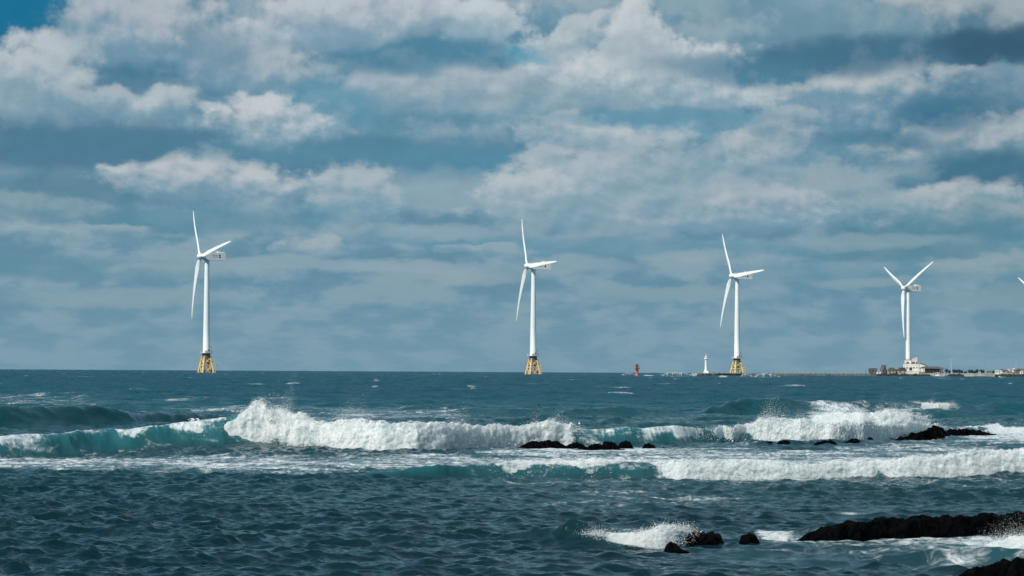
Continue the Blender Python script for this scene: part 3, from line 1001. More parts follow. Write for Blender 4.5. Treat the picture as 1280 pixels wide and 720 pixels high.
# ------------------------------------------------------------------ rocks
def make_basalt():
    m = bpy.data.materials.new("wet_black_basalt")
    m.use_nodes = True
    M = Nodes(m.node_tree)
    pos = M.new('ShaderNodeNewGeometry').outputs['Position']
    v = M.voronoi(pos, 7.0)
    n = M.noise(pos, 5.0, 8, .68)
    n2 = M.noise(pos, 1.4, 4, .6)
    hgt = M.math('ADD', M.math('MULTIPLY', v, .5), n)
    bump = M.new('ShaderNodeBump')
    bump.inputs['Strength'].default_value = 1.0
    bump.inputs['Distance'].default_value = .07
    M.put(bump.inputs['Height'], hgt)
    p = M.new('ShaderNodeBsdfPrincipled')
    glint_runnel = M.smooth(M.noise(M.vec('MULTIPLY', pos, (1.0, 1.0, .45)), 9.0, 4, .7), .735, .80)  # white flecks: trickling foam, plus wet glints painted into the base colour
    M.put(p.inputs['Base Color'], M.mixc(M.math('MULTIPLY', glint_runnel, .5), M.mixc(M.smooth(n, .38, .66), (.0010, .0011, .0013, 1), (.0036, .0038, .0043, 1)), (.55, .6, .62, 1)))
    M.put(p.inputs['Roughness'], M.smooth(n2, .4, .6, .30, .9))
    p.inputs['Specular IOR Level'].default_value = .02
    M.put(p.inputs['Normal'], bump.outputs[0])
    o = M.new('ShaderNodeOutputMaterial')
    M.put(o.inputs[0], p.outputs[0])
    return m


BASALT = make_basalt()


def worley(x, y, z, seed):
    fx, fy, fz = np.floor(x), np.floor(y), np.floor(z)
    best = np.full(x.shape, 9.0, dtype=np.float32)
    for a in (-1, 0, 1):
        for b in (-1, 0, 1):
            for c in (-1, 0, 1):
                ix, iy, iz = (fx + a).astype(np.int64), (fy + b).astype(np.int64), (fz + c).astype(np.int64)
                dx = fx + a + _hash(ix, iy, iz, seed) - x
                dy = fy + b + _hash(ix, iy, iz, seed + 1) - y
                dz = fz + c + _hash(ix, iy, iz, seed + 2) - z
                best = np.minimum(best, dx * dx + dy * dy + dz * dz)
    return np.sqrt(best)


def rock(label, pts, seed, depth=1.0, rough=.34, step=None, mat=None, group=None, name="rock", cat='rock', chunk=1.0, flat=.0):
    """a weathered rock: px, row of its foot, row of its top along its length"""
    p = np.array(pts, dtype=float)
    d0 = np.array([ground(q[0], q[1]).to_2d().length for q in p])
    step = step or d0.mean() / F_PX * .8
    L = (p[-1, 0] - p[0, 0]) * d0.mean() / F_PX
    n = int(np.clip(L / step, 26, 420))
    nt = 56
    x = np.linspace(p[0, 0], p[-1, 0], n)
    D = np.interp(x, p[:, 0], d0)
    h = np.maximum(np.interp(x, p[:, 0], (p[:, 1] - p[:, 2]) * d0 / F_PX), .02)
    s = np.linspace(0, L, n)
    u = np.linspace(0, 1, n)
    cap = np.sqrt(np.clip(1 - np.abs(2 * u - 1) ** 6, 0, 1))
    th = np.linspace(-.35, np.pi + .35, nt)
    w = depth * np.maximum(h, .35 * h.max()) * (.5 + .5 * cap)
    sq = 1.0 - flat * .45
    cf, cz = np.cos(th), np.sin(th)
    cf = np.sign(cf) * np.abs(cf) ** sq
    cz = np.sign(cz) * np.abs(cz) ** (sq * .8)
    f = cf[None, :] * w[:, None]
    z = cz[None, :] * (h * cap)[:, None]
    S = np.repeat(s[:, None], nt, 1)
    hmean = max(.25, float(np.mean(h)))
    q = chunk / (hmean * .55)
    wv = worley(S * q + seed, f * q, z * q, seed)
    dn = (.55 - wv) * .85 + .5 * fbm(S * q * 2.2, f * q * 2.2, z * q * 2.2, 5, .6, seed + 4)
    amp = rough * np.minimum(h, hmean * 1.6)[:, None] * (.35 + .65 * cap)[:, None]
    ln = np.hypot(f, z) + 1e-6
    f2, z2 = f + dn * amp * f / ln, z + dn * amp * np.maximum(z, 0) / ln
    S2 = .5 * amp * fbm(S * q, f * q, z * q, 3, .6, seed + 9)
    dirs = np.array([tuple(ray(v, 600)) for v in x])
    hd = dirs[:, :2] / np.linalg.norm(dirs[:, :2], axis=1)[:, None]
    r = (D + w * .9)[:, None] - f2
    X, Y = r * hd[:, 0][:, None] + S2, r * hd[:, 1][:, None]
    Z = z2 - r * r / (2 * R_EARTH) - .03
    loc = Vector((float(X.mean()), float(Y.mean()), sea_z(float(X.mean()), float(Y.mean()))))
    V = np.stack([X - loc.x, Y - loc.y, Z - loc.z], -1).reshape(-1, 3)
    me = grid_mesh(name, V[::-1], n, nt)
    o = link(name, me, mat or BASALT, loc=loc)
    return tag(o, label, cat, group)


GM = 'black rocks in the surf of the middle bay'
rock("long low black rock ledge at the left end of the middle reef", [(632, 563, 562), (645, 563, 559), (655, 563, 555), (662, 563, 551.5), (672, 563, 552), (680, 563, 551), (690, 563, 550.5), (699, 563, 552), (708, 563, 557), (718, 563, 558), (728, 562.5, 559)], 11, .8, group=GM)
rock("squat black rock between the ledge and the knobbly boulders of the middle reef", [(702, 563, 560), (711, 563, 555), (720, 563, 552.5), (727, 563, 555), (738, 563, 560)], 12, .9, group=GM)
rock("small rounded black boulder left of the upright knobbly one", [(730, 563.5, 560), (739, 563.5, 555.5), (748, 563.5, 554.5), (759, 563.5, 559)], 13, .9, group=GM)
rock("knobbly upright black boulder in the middle reef", [(749, 564, 560), (754, 564, 552.5), (760, 564, 551), (767, 564, 553.5), (776, 564, 559)], 14, .8, group=GM)
rock("round black boulder, tallest dome at the right of the middle reef", [(769, 562.5, 560), (775, 562.5, 553), (782, 562.5, 550), (788, 562.5, 552.5), (793, 562.5, 559)], 15, .8, rough=.25, group=GM)
rock("low black slab joining the boulders of the middle reef", [(698, 564.3, 563.5), (712, 564.3, 560.6), (735, 564.3, 559.6), (760, 564.3, 560.2), (780, 564.3, 560.4), (794, 564.3, 563.4)], 27, .9, group=GM)
rock("isolated black boulder standing clear of the reef in foam", [(801, 562.5, 560), (806, 562.5, 554.5), (812, 562.5, 554), (817, 562.5, 556), (822, 562.5, 561)], 16, .8, group=GM)
rock("low flat black rock touching the isolated boulder", [(818, 563, 561), (826, 563, 558.5), (832, 563, 559), (836, 563, 562)], 17, .9, group=GM)
rock("tiny black rock under the left end of the right breaker", [(953, 558, 556), (959, 558, 551), (965, 558, 551.5), (970, 558, 556)], 18, .9, group=GM)
rock("low black rock under the right breaker beside the tiny one", [(968, 558, 555), (974, 558, 550.5), (985, 558, 550.5), (991, 558, 552.5), (999, 558, 556)], 19, .9, group=GM)
rock("low ragged black rock left of the broad wet reef", [(1013, 559, 557), (1022, 559, 552), (1032, 559, 550.5), (1040, 559, 550.5), (1050, 559, 555)], 20, .9, group=GM)
rock("jagged little black rock with a pointed right end in the surf", [(1048, 558, 556), (1058, 558, 551.5), (1064, 558, 548), (1072, 558, 548.5), (1080, 558, 554)], 21, .9, group=GM)
rock("smallest black rock poking out of the white surf", [(1081, 555.5, 552), (1086, 555.5, 546.5), (1090, 555.5, 547.5), (1096, 555.5, 553)], 22, .9, group=GM)
rock("big black rock stepping up in the right-hand surf", [(1118, 549.5, 548), (1126, 549.5, 545), (1134, 549.5, 545), (1138, 549.5, 540), (1146, 549.5, 540.5), (1154, 549.5, 539.5), (1160, 549, 535.5), (1168, 549, 532.5), (1174, 549, 533), (1180, 548.5, 536), (1190, 548, 541)], 23, .8, group=GM)
rock("long black rock tapering to the right edge of the surf", [(1176, 546.5, 536), (1188, 546.5, 535), (1196, 546.5, 537), (1206, 546.5, 535.5), (1214, 546.5, 537), (1226, 547, 538), (1238, 547.5, 541), (1252, 547.5, 543.5), (1268, 547.5, 546)], 24, .7, group=GM)
rock("dark rock awash in the upper right surf", [(1128, 533.5, 533), (1134, 533.5, 530), (1146, 533.5, 529), (1154, 533.5, 531), (1158, 533.5, 533)], 25, .8, group=GM)
rock("thin sliver of dark rock awash in the upper right surf", [(1104, 532.3, 532), (1109, 532.3, 530.6), (1115, 532.3, 530.4), (1118, 532.3, 532)], 26, .8, group=GM)
GF = 'black rocks in the foreground'
rock("broad black lava ledge running out of the picture at lower right", [(984, 684, 676), (993, 684, 667), (1008, 684, 659.5), (1030, 684, 656), (1048, 684, 653), (1060, 683, 651), (1075, 683, 652), (1090, 682, 650), (1110, 681, 648), (1130, 681, 648.5), (1150, 680, 646.5), (1175, 679, 646.5), (1200, 679, 645), (1230, 678, 644), (1260, 677, 642.5), (1300, 676, 641.5), (1420, 675, 640)],
     31, .75, rough=.25, group=GF, chunk=1.1, flat=.9)
rock("thin black slab awash along the foot of the lava ledge", [(978, 684.5, 684), (990, 684.5, 681.5), (1010, 684.5, 682), (1040, 684, 682), (1075, 683, 682.4)], 32, 1.6, group=GF)
rock("black boulder with a flat top left of the lava ledge", [(853, 685, 677), (858, 685, 667), (866, 685, 665), (880, 685, 664.5), (892, 685, 665), (901, 685, 668), (909, 685, 677)], 33, .7, rough=.24, group=GF, flat=.6)
rock("small blocky black rock between boulder and lava ledge", [(922, 685, 677), (928, 685, 668), (936, 685, 666.5), (945, 685, 668), (952, 685, 677)], 34, .8, rough=.26, group=GF, flat=.4)
rock("thin dark slab awash around the small blocky rock", [(906, 685, 684.5), (920, 685, 681.5), (945, 685, 681), (958, 685, 683)], 35, 1.5, group=GF)
rock("small black rock in front of the splash", [(829, 689, 686), (834, 689, 679), (840, 689, 676.5), (846, 689, 679), (852, 689, 685), (862, 689, 687)], 36, .8, group=GF)
rock("dark rock at the lower right corner with spray behind it", [(1180, 738, 722), (1200, 737, 713), (1220, 737, 708), (1245, 736, 704), (1270, 736, 700), (1300, 736, 698), (1360, 737, 697), (1420, 738, 702)], 37, .7, rough=.28, group=GF, chunk=1.3)
rock("brown weedy stone barely awash behind the green wave crest", [(227, 518.6, 518.2), (233, 518.6, 517), (240, 518.6, 517.6), (243, 518.6, 518.4)], 51, .9, mat=MAT['awash'])
rock("brown weedy stone awash at the end of the distant foam streak", [(488, 519.8, 519.4), (492, 519.8, 518), (496, 519.8, 518.6), (498, 519.8, 519.5)], 52, .9, mat=MAT['awash'])
rock("faint brown stone awash far out above the breaker", [(417, 499.4, 499.2), (421, 499.4, 498.4), (426, 499.4, 499.2)], 53, .9, mat=MAT['awash'])
#==ROCK_END==
# ------------------------------------------------------------------ mesh builder
class MB:
    def __init__(self):
        self.v, self.f, self.s = [], [], []

    def add(self, vs, fs, smooth=False, M=None):
        n = len(self.v)
        for p in vs:
            p = Vector(p)
            self.v.append(tuple(M @ p) if M is not None else tuple(p))
        for q in fs:
            self.f.append(tuple(i + n for i in q))
            self.s.append(smooth)
        return self

    def box(self, c, size, rz=0.0, top=1.0, M=None):
        x, y, z = size[0] / 2, size[1] / 2, size[2] / 2
        vs = [(-x, -y, -z), (x, -y, -z), (x, y, -z), (-x, y, -z), (-x * top, -y * top, z), (x * top, -y * top, z), (x * top, y * top, z), (-x * top, y * top, z)]
        T = Matrix.Translation(c) @ Matrix.Rotation(rz, 4, 'Z')
        if M is not None:
            T = M @ T
        return self.add(vs, [(3, 2, 1, 0), (4, 5, 6, 7), (0, 1, 5, 4), (1, 2, 6, 5), (2, 3, 7, 6), (3, 0, 4, 7)], False, T)

    def tube(self, p0, p1, r0, r1=None, seg=8, M=None):
        r1 = r0 if r1 is None else r1
        p0, p1 = Vector(p0), Vector(p1)
        d = (p1 - p0).normalized()
        a = d.cross(Vector((0, 0, 1)) if abs(d.z) < .9 else Vector((1, 0, 0))).normalized()
        b = d.cross(a)
        vs = []
        for p, r in ((p0, r0), (p1, r1)):
            for i in range(seg):
                t = 2 * math.pi * i / seg
                vs.append(p + (a * math.cos(t) + b * math.sin(t)) * r)
        self.add(vs, [(i, (i + 1) % seg, seg + (i + 1) % seg, seg + i) for i in range(seg)], True, M)
        self.add(vs, [tuple(range(seg))[::-1], tuple(range(seg, 2 * seg))], False, M)
        return self

    def lathe(self, prof, seg=20, M=None):
        vs = []
        for r, z in prof:
            for i in range(seg):
                t = 2 * math.pi * i / seg
                vs.append((r * math.cos(t), r * math.sin(t), z))
        fs = []
        for k in range(len(prof) - 1):
            for i in range(seg):
                j = (i + 1) % seg
                fs.append((k * seg + i, k * seg + j, (k + 1) * seg + j, (k + 1) * seg + i))
        fs.append(tuple(range(seg))[::-1])
        fs.append(tuple(range((len(prof) - 1) * seg, len(prof) * seg)))
        self.add(vs, fs[:-2], True, M)
        self.add(vs, fs[-2:], False, M)
        return self

    def prism(self, poly, y0, y1, M=None):
        """outline in x-z pushed along y"""
        n = len(poly)
        vs = [(x, y0, z) for x, z in poly] + [(x, y1, z) for x, z in poly]
        fs = [tuple(range(n)), tuple(range(n, 2 * n))[::-1]]
        fs += [((i + 1) % n, i, n + i, n + (i + 1) % n) for i in range(n)]
        return self.add(vs, fs, False, M)

    def mesh(self, name):
        me = bpy.data.meshes.new(name)
        me.from_pydata(self.v, [], self.f)
        me.polygons.foreach_set('use_smooth', self.s)
        bm = bmesh.new()
        bm.from_mesh(me)
        bmesh.ops.recalc_face_normals(bm, faces=bm.faces)
        bm.to_mesh(me)
        bm.free()
        me.update()
        return me

    def build(self, name, mat, parent=None, loc=None, rotz=None):
        return link(name, self.mesh(name), mat, parent, loc, rotz)


def empty(name, loc, rz, label, cat, group=None):
    o = bpy.data.objects.new(name, None)
    o.empty_display_size = 1
    COL.objects.link(o)
    o.location = loc
    o.rotation_euler = (0, 0, rz)
    return tag(o, label, cat, group)


# ------------------------------------------------------------------ wind turbines
HUB_H, R_ROT = 80.0, 45.0
HUB_X = -4.9
TILT = math.radians(5)
AX_UP = Vector((math.sin(TILT), 0, math.cos(TILT)))
AX_BACK = Vector((math.cos(TILT), 0, -math.sin(TILT)))


def blade_mesh():
    st = [(1.1, 1.9, 1.9, 40), (2.4, 2.05, 1.9, 38), (5.0, 3.0, 1.5, 26), (8.5, 4.1, 1.15, 17), (13, 3.9, .95, 12), (20, 3.2, .75, 8), (28, 2.5, .55, 5), (36, 1.9, .4, 3), (41, 1.45, .28, 2), (44, .9, .18, 1), (45, .35, .08, 1)]
    seg = 16
    V = []
    for (z, c, t, tw) in st:
        a0 = math.radians(tw)
        back = 3.4 * (z / 45) ** 2.2
        for i in range(seg):
            a = 2 * math.pi * i / seg
            round_ = 1.0 if z < 3 else 0.0
            u = math.cos(a) * c / 2
            w = math.sin(a) * t / 2
            if not round_:
                w *= (1 - .45 * math.cos(a))     # blunt nose, thin tail
                u -= c * .18
            V.append((back + w * math.cos(a0) + u * math.sin(a0), u * math.cos(a0) - w * math.sin(a0), z))
    F = []
    for k in range(len(st) - 1):
        for i in range(seg):
            j = (i + 1) % seg
            F.append((k * seg + i, k * seg + j, (k + 1) * seg + j, (k + 1) * seg + i))
    mb = MB().add(V, F, True)
    mb.add(V[-seg:], [tuple(range(seg))])
    mb.add(V[:seg], [tuple(range(seg))[::-1]])
    return mb.mesh("blade")


def blade_matrix(deg):
    a = math.radians(deg)
    up = AX_UP * math.cos(a) + Vector((0, -1, 0)) * math.sin(a)
    side = up.cross(AX_BACK)
    m = Matrix((AX_BACK, side, up)).transposed().to_4x4()
    return Matrix.Translation((HUB_X, 0, HUB_H)) @ m


BLADE_ME = blade_mesh()


def make_turbine(label, offshore, blades, group):
    root = empty('wind_turbine', (0, 0, 0), 0, label, 'wind turbine', group)
    zt = 14.2 if offshore else 0.0
    mb = MB()
    zz = [zt, zt + .3, 34, 56, 77.2]
    rr = [2.55, 2.35, 2.12, 1.85, 1.55]
    mb.lathe(list(zip(rr, zz)), 28)
    mb.build('tower', MAT['white'], root)
    if offshore:
        mb = MB()
        mb.lathe([(3.0, 13.6), (4.5, 13.7), (4.5, 14.0), (2.4, 14.05)], 24)
        for i in range(16):
            t = 2 * math.pi * i / 16
            mb.tube((4.35 * math.cos(t), 4.35 * math.sin(t), 14), (4.35 * math.cos(t), 4.35 * math.sin(t), 15.2), .06, seg=5)
        for hgt in (14.6, 15.2):
            for i in range(16):
                t, t2 = 2 * math.pi * i / 16, 2 * math.pi * (i + 1) / 16
                mb.tube((4.35 * math.cos(t), 4.35 * math.sin(t), hgt), (4.35 * math.cos(t2), 4.35 * math.sin(t2), hgt), .06, seg=5)
        plat = mb.build('platform', MAT['pale'], root)
        # crane and stair cage that show dark against the tower foot
        mb = MB()
        mb.box((.6, -3.0, 15.2), (1.3, .9, 2.2)).box((-1.5, -3.0, 14.9), (.8, .8, 1.6))
        mb.tube((2.4, -3.2, 14), (2.4, -3.2, 17.6), .18).tube((2.4, -3.2, 17.6), (.4, -3.4, 19.2), .13)
        mb.build('deck_crane', MAT['steel'], root)
        mb = MB()
        mb.lathe([(2.6, 10.6), (2.9, 11.2), (2.9, 13.1), (2.5, 13.6)], 20)
        mb.box((0, 0, 10.9), (5.4, 5.4, .7))
        mb.build('transition_piece', MAT['steel'], root)
        foot, head = 4.1, 2.15
        def leg_pt(sx, sy, z):
            k = head + (foot - head) * (11.2 - z) / 11.2
            return Vector((sx * k, sy * k, z))
        for sx in (-1, 1):
            for sy in (-1, 1):
                MB().tube(leg_pt(sx, sy, -4), leg_pt(sx, sy, 11.3), .78, .66, 12).build('leg', MAT['yellow'], root)
        mb = MB()
        cs = [(-1, -1), (1, -1), (1, 1), (-1, 1)]
        for i in range(4):
            a, b = cs[i], cs[(i + 1) % 4]
            for z0, z1 in ((5.6, 10.6), (-2.5, 5.2)):
                mb.tube(leg_pt(*a, z0), leg_pt(*b, z1), .30, seg=8).tube(leg_pt(*b, z0), leg_pt(*a, z1), .30, seg=8)
            mb.tube(leg_pt(*a, 5.4), leg_pt(*b, 5.4), .42, seg=8)
            mb.tube(leg_pt(*a, 10.4), leg_pt(*b, 10.4), .4, seg=8)
        mb.build('bracing', MAT['yellow'], root)
        mb = MB()
        mb.box((5.9, -3.2, 5.55), (5.0, 2.2, .35))
        for x in (4.4, 5.9, 8.2):
            mb.tube((x, -4.2, 5.6), (x, -4.2, 6.7), .07, seg=5)
        mb.tube((3.6, -4.2, 6.7), (8.3, -4.2, 6.7), .07, seg=5)
        mb.tube((3.9, -4.6, -3), (3.9, -4.6, 6.8), .16).tube((5.0, -4.6, -3), (5.0, -4.6, 6.8), .16)
        mb.build('boat_landing', MAT['yellow'], root)
    # nacelle
    mb = MB()
    prof = [(-3.1, -1.7), (-2.5, -2.3), (1.6, -2.75), (12.6, -2.75), (12.9, -2.45), (12.9, 2.2), (12.6, 2.5), (1.0, 2.5), (-2.2, 2.0), (-3.1, 1.5)]
    T = Matrix.Translation((0, 0, HUB_H + .25))
    mb.prism(prof, -2.05, 2.05, T)
    mb.lathe([(1.9, -3.2), (1.9, -2.3)], 20, T)
    nac = mb.build('nacelle', MAT['grp'], root)
    mb = MB()
    mb.box((8.6, 0, 3.05), (2.2, 2.6, 1.0), M=T).box((11.6, 0, 2.75), (1.4, 3.0, .45), M=T)
    mb.tube((6.6, .4, 2.5), (6.6, .4, 4.0), .09, M=T).tube((12.2, -.6, 2.5), (12.2, -.6, 4.2), .08, M=T)
    mb.build('roof_cooler', MAT['grp'], nac)
    # dark lettering and the stacked two-square emblem on the side
    mb = MB()
    T2 = T @ Matrix.Translation((0, -2.07, 0))
    x = 3.0
    for g in ((0, 1, 2), (0, 3, 4), (0, 2, 4), (1, 3, 2), (0, 4, 5)):
        for k in g:
            mb.box((x + (.12, .38, .25, .45, .25, .3)[k], 0, .55 + (.0, .1, .3, -.15, -.3, .0)[k]), ((.13, .12, .5, .13, .5, .3)[k], .03, (.8, .7, .13, .5, .13, .13)[k]), M=T2)
        x += .82
    mb.box((5.0, 0, -.55), (3.6, .03, .22), M=T2)
    mb.box((8.5, 0, .75), (1.15, .03, 1.0), M=T2).box((8.5, 0, -.6), (1.15, .03, 1.1), M=T2)
    mb.build('lettering', MAT['mark'], nac)
    # hub
    mb = MB()
    R = Matrix((AX_UP.cross(-AX_BACK), AX_UP, -AX_BACK)).transposed().to_4x4()
    Th = Matrix.Translation((HUB_X, 0, HUB_H)) @ R
    mb.lathe([(1.6, -2.3), (2.0, -1.6), (2.1, -.4), (2.0, .8), (1.6, 1.7), (1.0, 2.3), (.3, 2.5)], 24, Th)
    mb.build('hub', MAT['white'], root)
    for b in blades:
        o = link('blade', BLADE_ME, MAT['white'], root)
        o.matrix_local = blade_matrix(b)
    return root


def copy_tree(o, parent=None):
    c = o.copy()
    COL.objects.link(c)
    c.parent = parent
    for ch in o.children:
        copy_tree(ch, c)
    return c


def set_blades(t, blades):
    bl = sorted((c for c in t.children if c.name.split('.')[0] == 'blade'), key=lambda c: c.name)
    for b, a in zip(bl, blades):
        b.matrix_local = blade_matrix(a)


TG = 'wind turbines standing along the bay'
turb = make_turbine('tall white wind turbine on a yellow jacket, biggest of all, with open sea around it', True, (-42, 78, 198), TG)
spots = [
    (turb, 257.6, 1961, 28, (-42, 78, 198), None),
    (turb, 666.3, 2094, 23, (-36, 87, 206), 'white wind turbine on a yellow jacket, next to the red beacon in open sea'),
    (turb, 921.2, 2297, 25, (-38, 85, 204), 'white wind turbine whose yellow jacket stands behind the breakwater by the white lighthouse'),
]
land_t = None
for src, px, D, yaw, bl, lab in spots:
    t = src if lab is None else copy_tree(src)
    p = at(px, 460, D)
    t.location = (p.x, p.y, sea_z(p.x, p.y))
    t.rotation_euler = (0, 0, math.radians(yaw))
    set_blades(t, bl)
    if lab:
        t['label'] = lab
land_t = make_turbine('white wind turbine rising behind the white building, two blades in a V', False, (-62, 58, 178), TG)
p = at(1135.2, 460, 2626)
land_t.location = (p.x, p.y, sea_z(p.x, p.y))
land_t.rotation_euler = (0, 0, math.radians(27))
t5 = copy_tree(land_t)
t5['label'] = 'wind turbine cut off by the frame, only a white blade tip in view'
p = at(1303, 460, 2900)
t5.location = (p.x, p.y, sea_z(p.x, p.y))
set_blades(t5, (-63, 57, 177))

# ------------------------------------------------------------------ beacons
def site(px, D):
    """ground point on a bearing, and the turn that makes local x run across the view"""
    p = at(px, 460, D)
    return Vector((p.x, p.y, sea_z(p.x, p.y))), -math.atan2(p.x, p.y)


loc, rz = site(796.2, 1640)
b = empty('channel_beacon', loc, rz, 'red beacon tower standing alone in the sea', 'beacon')
MB().lathe([(1.25, -3), (1.2, .4), (.95, .8), (.82, 4.6), (1.0, 4.7)], 18).build('tower', MAT['red'], b)
g = MB().lathe([(1.0, 4.4), (1.75, 4.7), (1.75, 5.0), (1.0, 5.05)], 18)
for i in range(10):
    t = 2 * math.pi * i / 10
    g.tube((1.68 * math.cos(t), 1.68 * math.sin(t), 5), (1.68 * math.cos(t), 1.68 * math.sin(t), 5.9), .05, seg=5)
g.lathe([(1.66, 5.82), (1.72, 5.85), (1.72, 5.95), (1.66, 5.98)], 18)
g.build('gallery', MAT['red'], b)
MB().lathe([(.8, 5.05), (.8, 6.4)], 14).build('lantern', MAT['darkred'], b)
MB().lathe([(1.0, 6.4), (.9, 6.7), (.35, 7.1), (.1, 7.5)], 14).build('lantern_roof', MAT['darkred'], b)

loc, rz = site(882.6, 1985)
b = empty('lighthouse', loc, rz, 'slim white lighthouse at the seaward end of the breakwater', 'lighthouse')
b.location.z += 2.0
b.scale = (.84, .84, 1.0)
MB().box((0, 0, .45), (4.6, 4.6, .9), top=.92).box((0, 0, 1.2), (3.2, 3.2, .7), top=.9).build('plinth', MAT['lh'], b)
MB().lathe([(1.55, 1.5), (1.15, 3.2), (.95, 9.2), (1.1, 9.5)], 20).build('tower', MAT['lh'], b)
MB().lathe([(1.0, 9.4), (1.65, 9.7), (1.65, 10.5), (1.5, 10.5), (1.5, 9.9), (.6, 9.9)], 20).build('gallery', MAT['lh'], b)
MB().lathe([(.75, 9.9), (.75, 11.3)], 14).build('lantern', MAT['pale'], b)
MB().lathe([(1.0, 11.3), (.7, 11.8), (.12, 12.1), (.08, 14.2)], 14).build('lantern_roof', MAT['lh'], b)

# ------------------------------------------------------------------ breakwater
def strip_wall(name, label, cat, a, b, w, h, mat, mat_foot=None, n=60, seed=1, jag=.12, group=None, below=2.0):
    """a long masonry wall between two (px, D) points"""
    A, rz = site(*a)
    B, _ = site(*b)
    d = (B - A)
    L = d.to_2d().length
    ang = math.atan2(d.y, d.x)
    o = empty(name, A, ang, label, cat, group)
    xs = np.linspace(0, L, n)
    hh = h * (1 + jag * fbm(xs / 9, xs * 0, xs * 0 + seed, 3, .6, seed))
    sec = [(-w * .62, 0), (-w * .5, 1), (w * .5, 1), (w * .62, 0)]
    V, F = [], []
    for x, q in zip(xs, hh):
        for y, k in sec:
            V.append((x, y, q if k else -below))
    for i in range(n - 1):
        for j in range(3):
            F.append((i * 4 + j, (i + 1) * 4 + j, (i + 1) * 4 + j + 1, i * 4 + j + 1))
    F += [(0, 1, 2, 3), tuple((n - 1) * 4 + j for j in (3, 2, 1, 0))]
    MB().add(V, F).build('wall_body', mat, o)
    return o, L, rz


bw, L, _ = strip_wall('breakwater', 'long low grey breakwater running from the white lighthouse to the island', 'breakwater', (868, 1992), (1092, 2130), 5.0, 1.75, MAT['conc'], n=120, seed=3)
mb = MB()
rr = random.Random(5)
for i in range(200):
    x = rr.uniform(0, L * .30) if i < 150 else rr.uniform(0, L)
    y = -2.9 - rr.uniform(0, 2.2)
    s_ = rr.uniform(.7, 1.5)
    mb.box((x, y, rr.uniform(-.4, .8 if x < L * .22 else .35)), (s_ * 1.2, s_, s_), rr.uniform(0, 3), .6)
f = mb.build('armour_stone', MAT['basalt'], bw)
f['kind'] = 'stuff'
teeth = [(1.0, 1.4)]
for i in range(int(L / 5)):
    teeth += [(2 + i * 5.0, 1.9), (2.001 + i * 5.0, 2.5), (3.0 + i * 5.0, 2.5), (3.001 + i * 5.0, 1.9)]
teeth += [(L - 1, 1.9), (L - 1, 1.4)]
MB().prism(teeth, -2.2, -1.7).build('parapet', MAT['conc'], bw)
MB().box((L * .17, -2.6, .5), (L * .13, 2.0, 2.4)).build('dark_apron', MAT['concd'], bw)

# ------------------------------------------------------------------ island with its shore
def land(name, px0, px1, D0, D1, hfun, mat, seed, nx=220, ny=26):
    xs = np.linspace(px0, px1, nx)
    ds = np.linspace(D0, D1, ny)
    V = []
    c = at((px0 + px1) / 2, 460, (D0 + D1) / 2)
    org = Vector((c.x, c.y, 0))
    for x in xs:
        for d in ds:
            q = at(float(x), 460, float(d))
            V.append((q.x - org.x, q.y - org.y, hfun(x, d) + sea_z(q.x, q.y)))
    me = grid_mesh(name, np.array(V)[::-1], nx, ny)
    o = link(name, me, mat, loc=org)
    o['kind'] = 'structure'
    return o


def nz(a, b, seed):
    return float(fbm(np.array([a]), np.array([b]), np.array([0.0]), 4, .55, seed)[0])


def shore_h(x, d):
    e = min((x - 1083) / 8, 1) * min((d - 2300) / 30, 1)
    return -1.5 + e * (2.7 + 1.1 * nz(x / 5, d / 25, 4)) - .5 * sstep(np.float64(x), 1196, 1206) * (d < 2330)


def island_h(x, d):
    e = max(0, min((x - 1088) / 10, 1)) * max(0, min((d - 2335) / 25, 1))
    hill = 1.6 * sstep(np.float64(x), 1235, 1262) * sstep(np.float64(d), 2380, 2480) + 3.6 * sstep(np.float64(x), 1258, 1272) * sstep(np.float64(d), 2420, 2560)
    return -1.5 + e * (3.6 + .5 * nz(x / 9, d / 40, 7)) + hill


land('shore', 1076, 1480, 2292, 2372, shore_h, MAT['basalt'], 1, nx=420, ny=30)
land('terrain', 1086, 1480, 2335, 3000, island_h, MAT['soil'], 2)

strip_wall('sea_wall', 'pale concrete sea wall in front of the dark trees on the island', 'sea wall', (1205, 2296), (1243.5, 2296), 2.0, 2.7, MAT['conc'], n=30, seed=8, jag=.04)
strip_wall('sea_wall', 'pale low quay wall in front of the grey roofed pavilion', 'sea wall', (1142, 2318), (1204, 2318), 2.0, 2.6, MAT['conc'], n=30, seed=9, jag=.06, below=-.9)

MPP = 2360 / F_PX


def Z(py, px, D):
    return at(px, py, D).z


def isl(px, D, name, label, cat, group=None, z=None):
    loc, rz = site(px, D)
    loc.z += 2.3 if z is None else z
    return empty(name, loc, rz, label, cat, group)


def roofed_house(px, D, w, dep, h, rh, wall, roof, label, cat='house', name='house', group=None, z=None, wins=2, flat=False):
    o = isl(px, D, name, label, cat, group, z)
    MB().box((0, 0, h / 2 - .5), (w, dep, h + 1)).build('wall', wall, o)
    if flat:
        MB().box((0, 0, h + .14), (w + .5, dep + .5, .28)).build('roof', roof, o)
    else:
        MB().prism([(-w / 2 - .4, h + .003), (w / 2 + .4, h + .003), (w * .28, h + rh), (-w * .28, h + rh)], -dep / 2 - .4, dep / 2 + .4).build('roof', roof, o)
    for i in range(wins):
        x = (i + .5) / wins * w - w / 2
        MB().box((x, -dep / 2 - .02, h * .55), (min(1.1, w / wins * .4), .08, h * .36)).build('window', MAT['glass'], o)
    return o


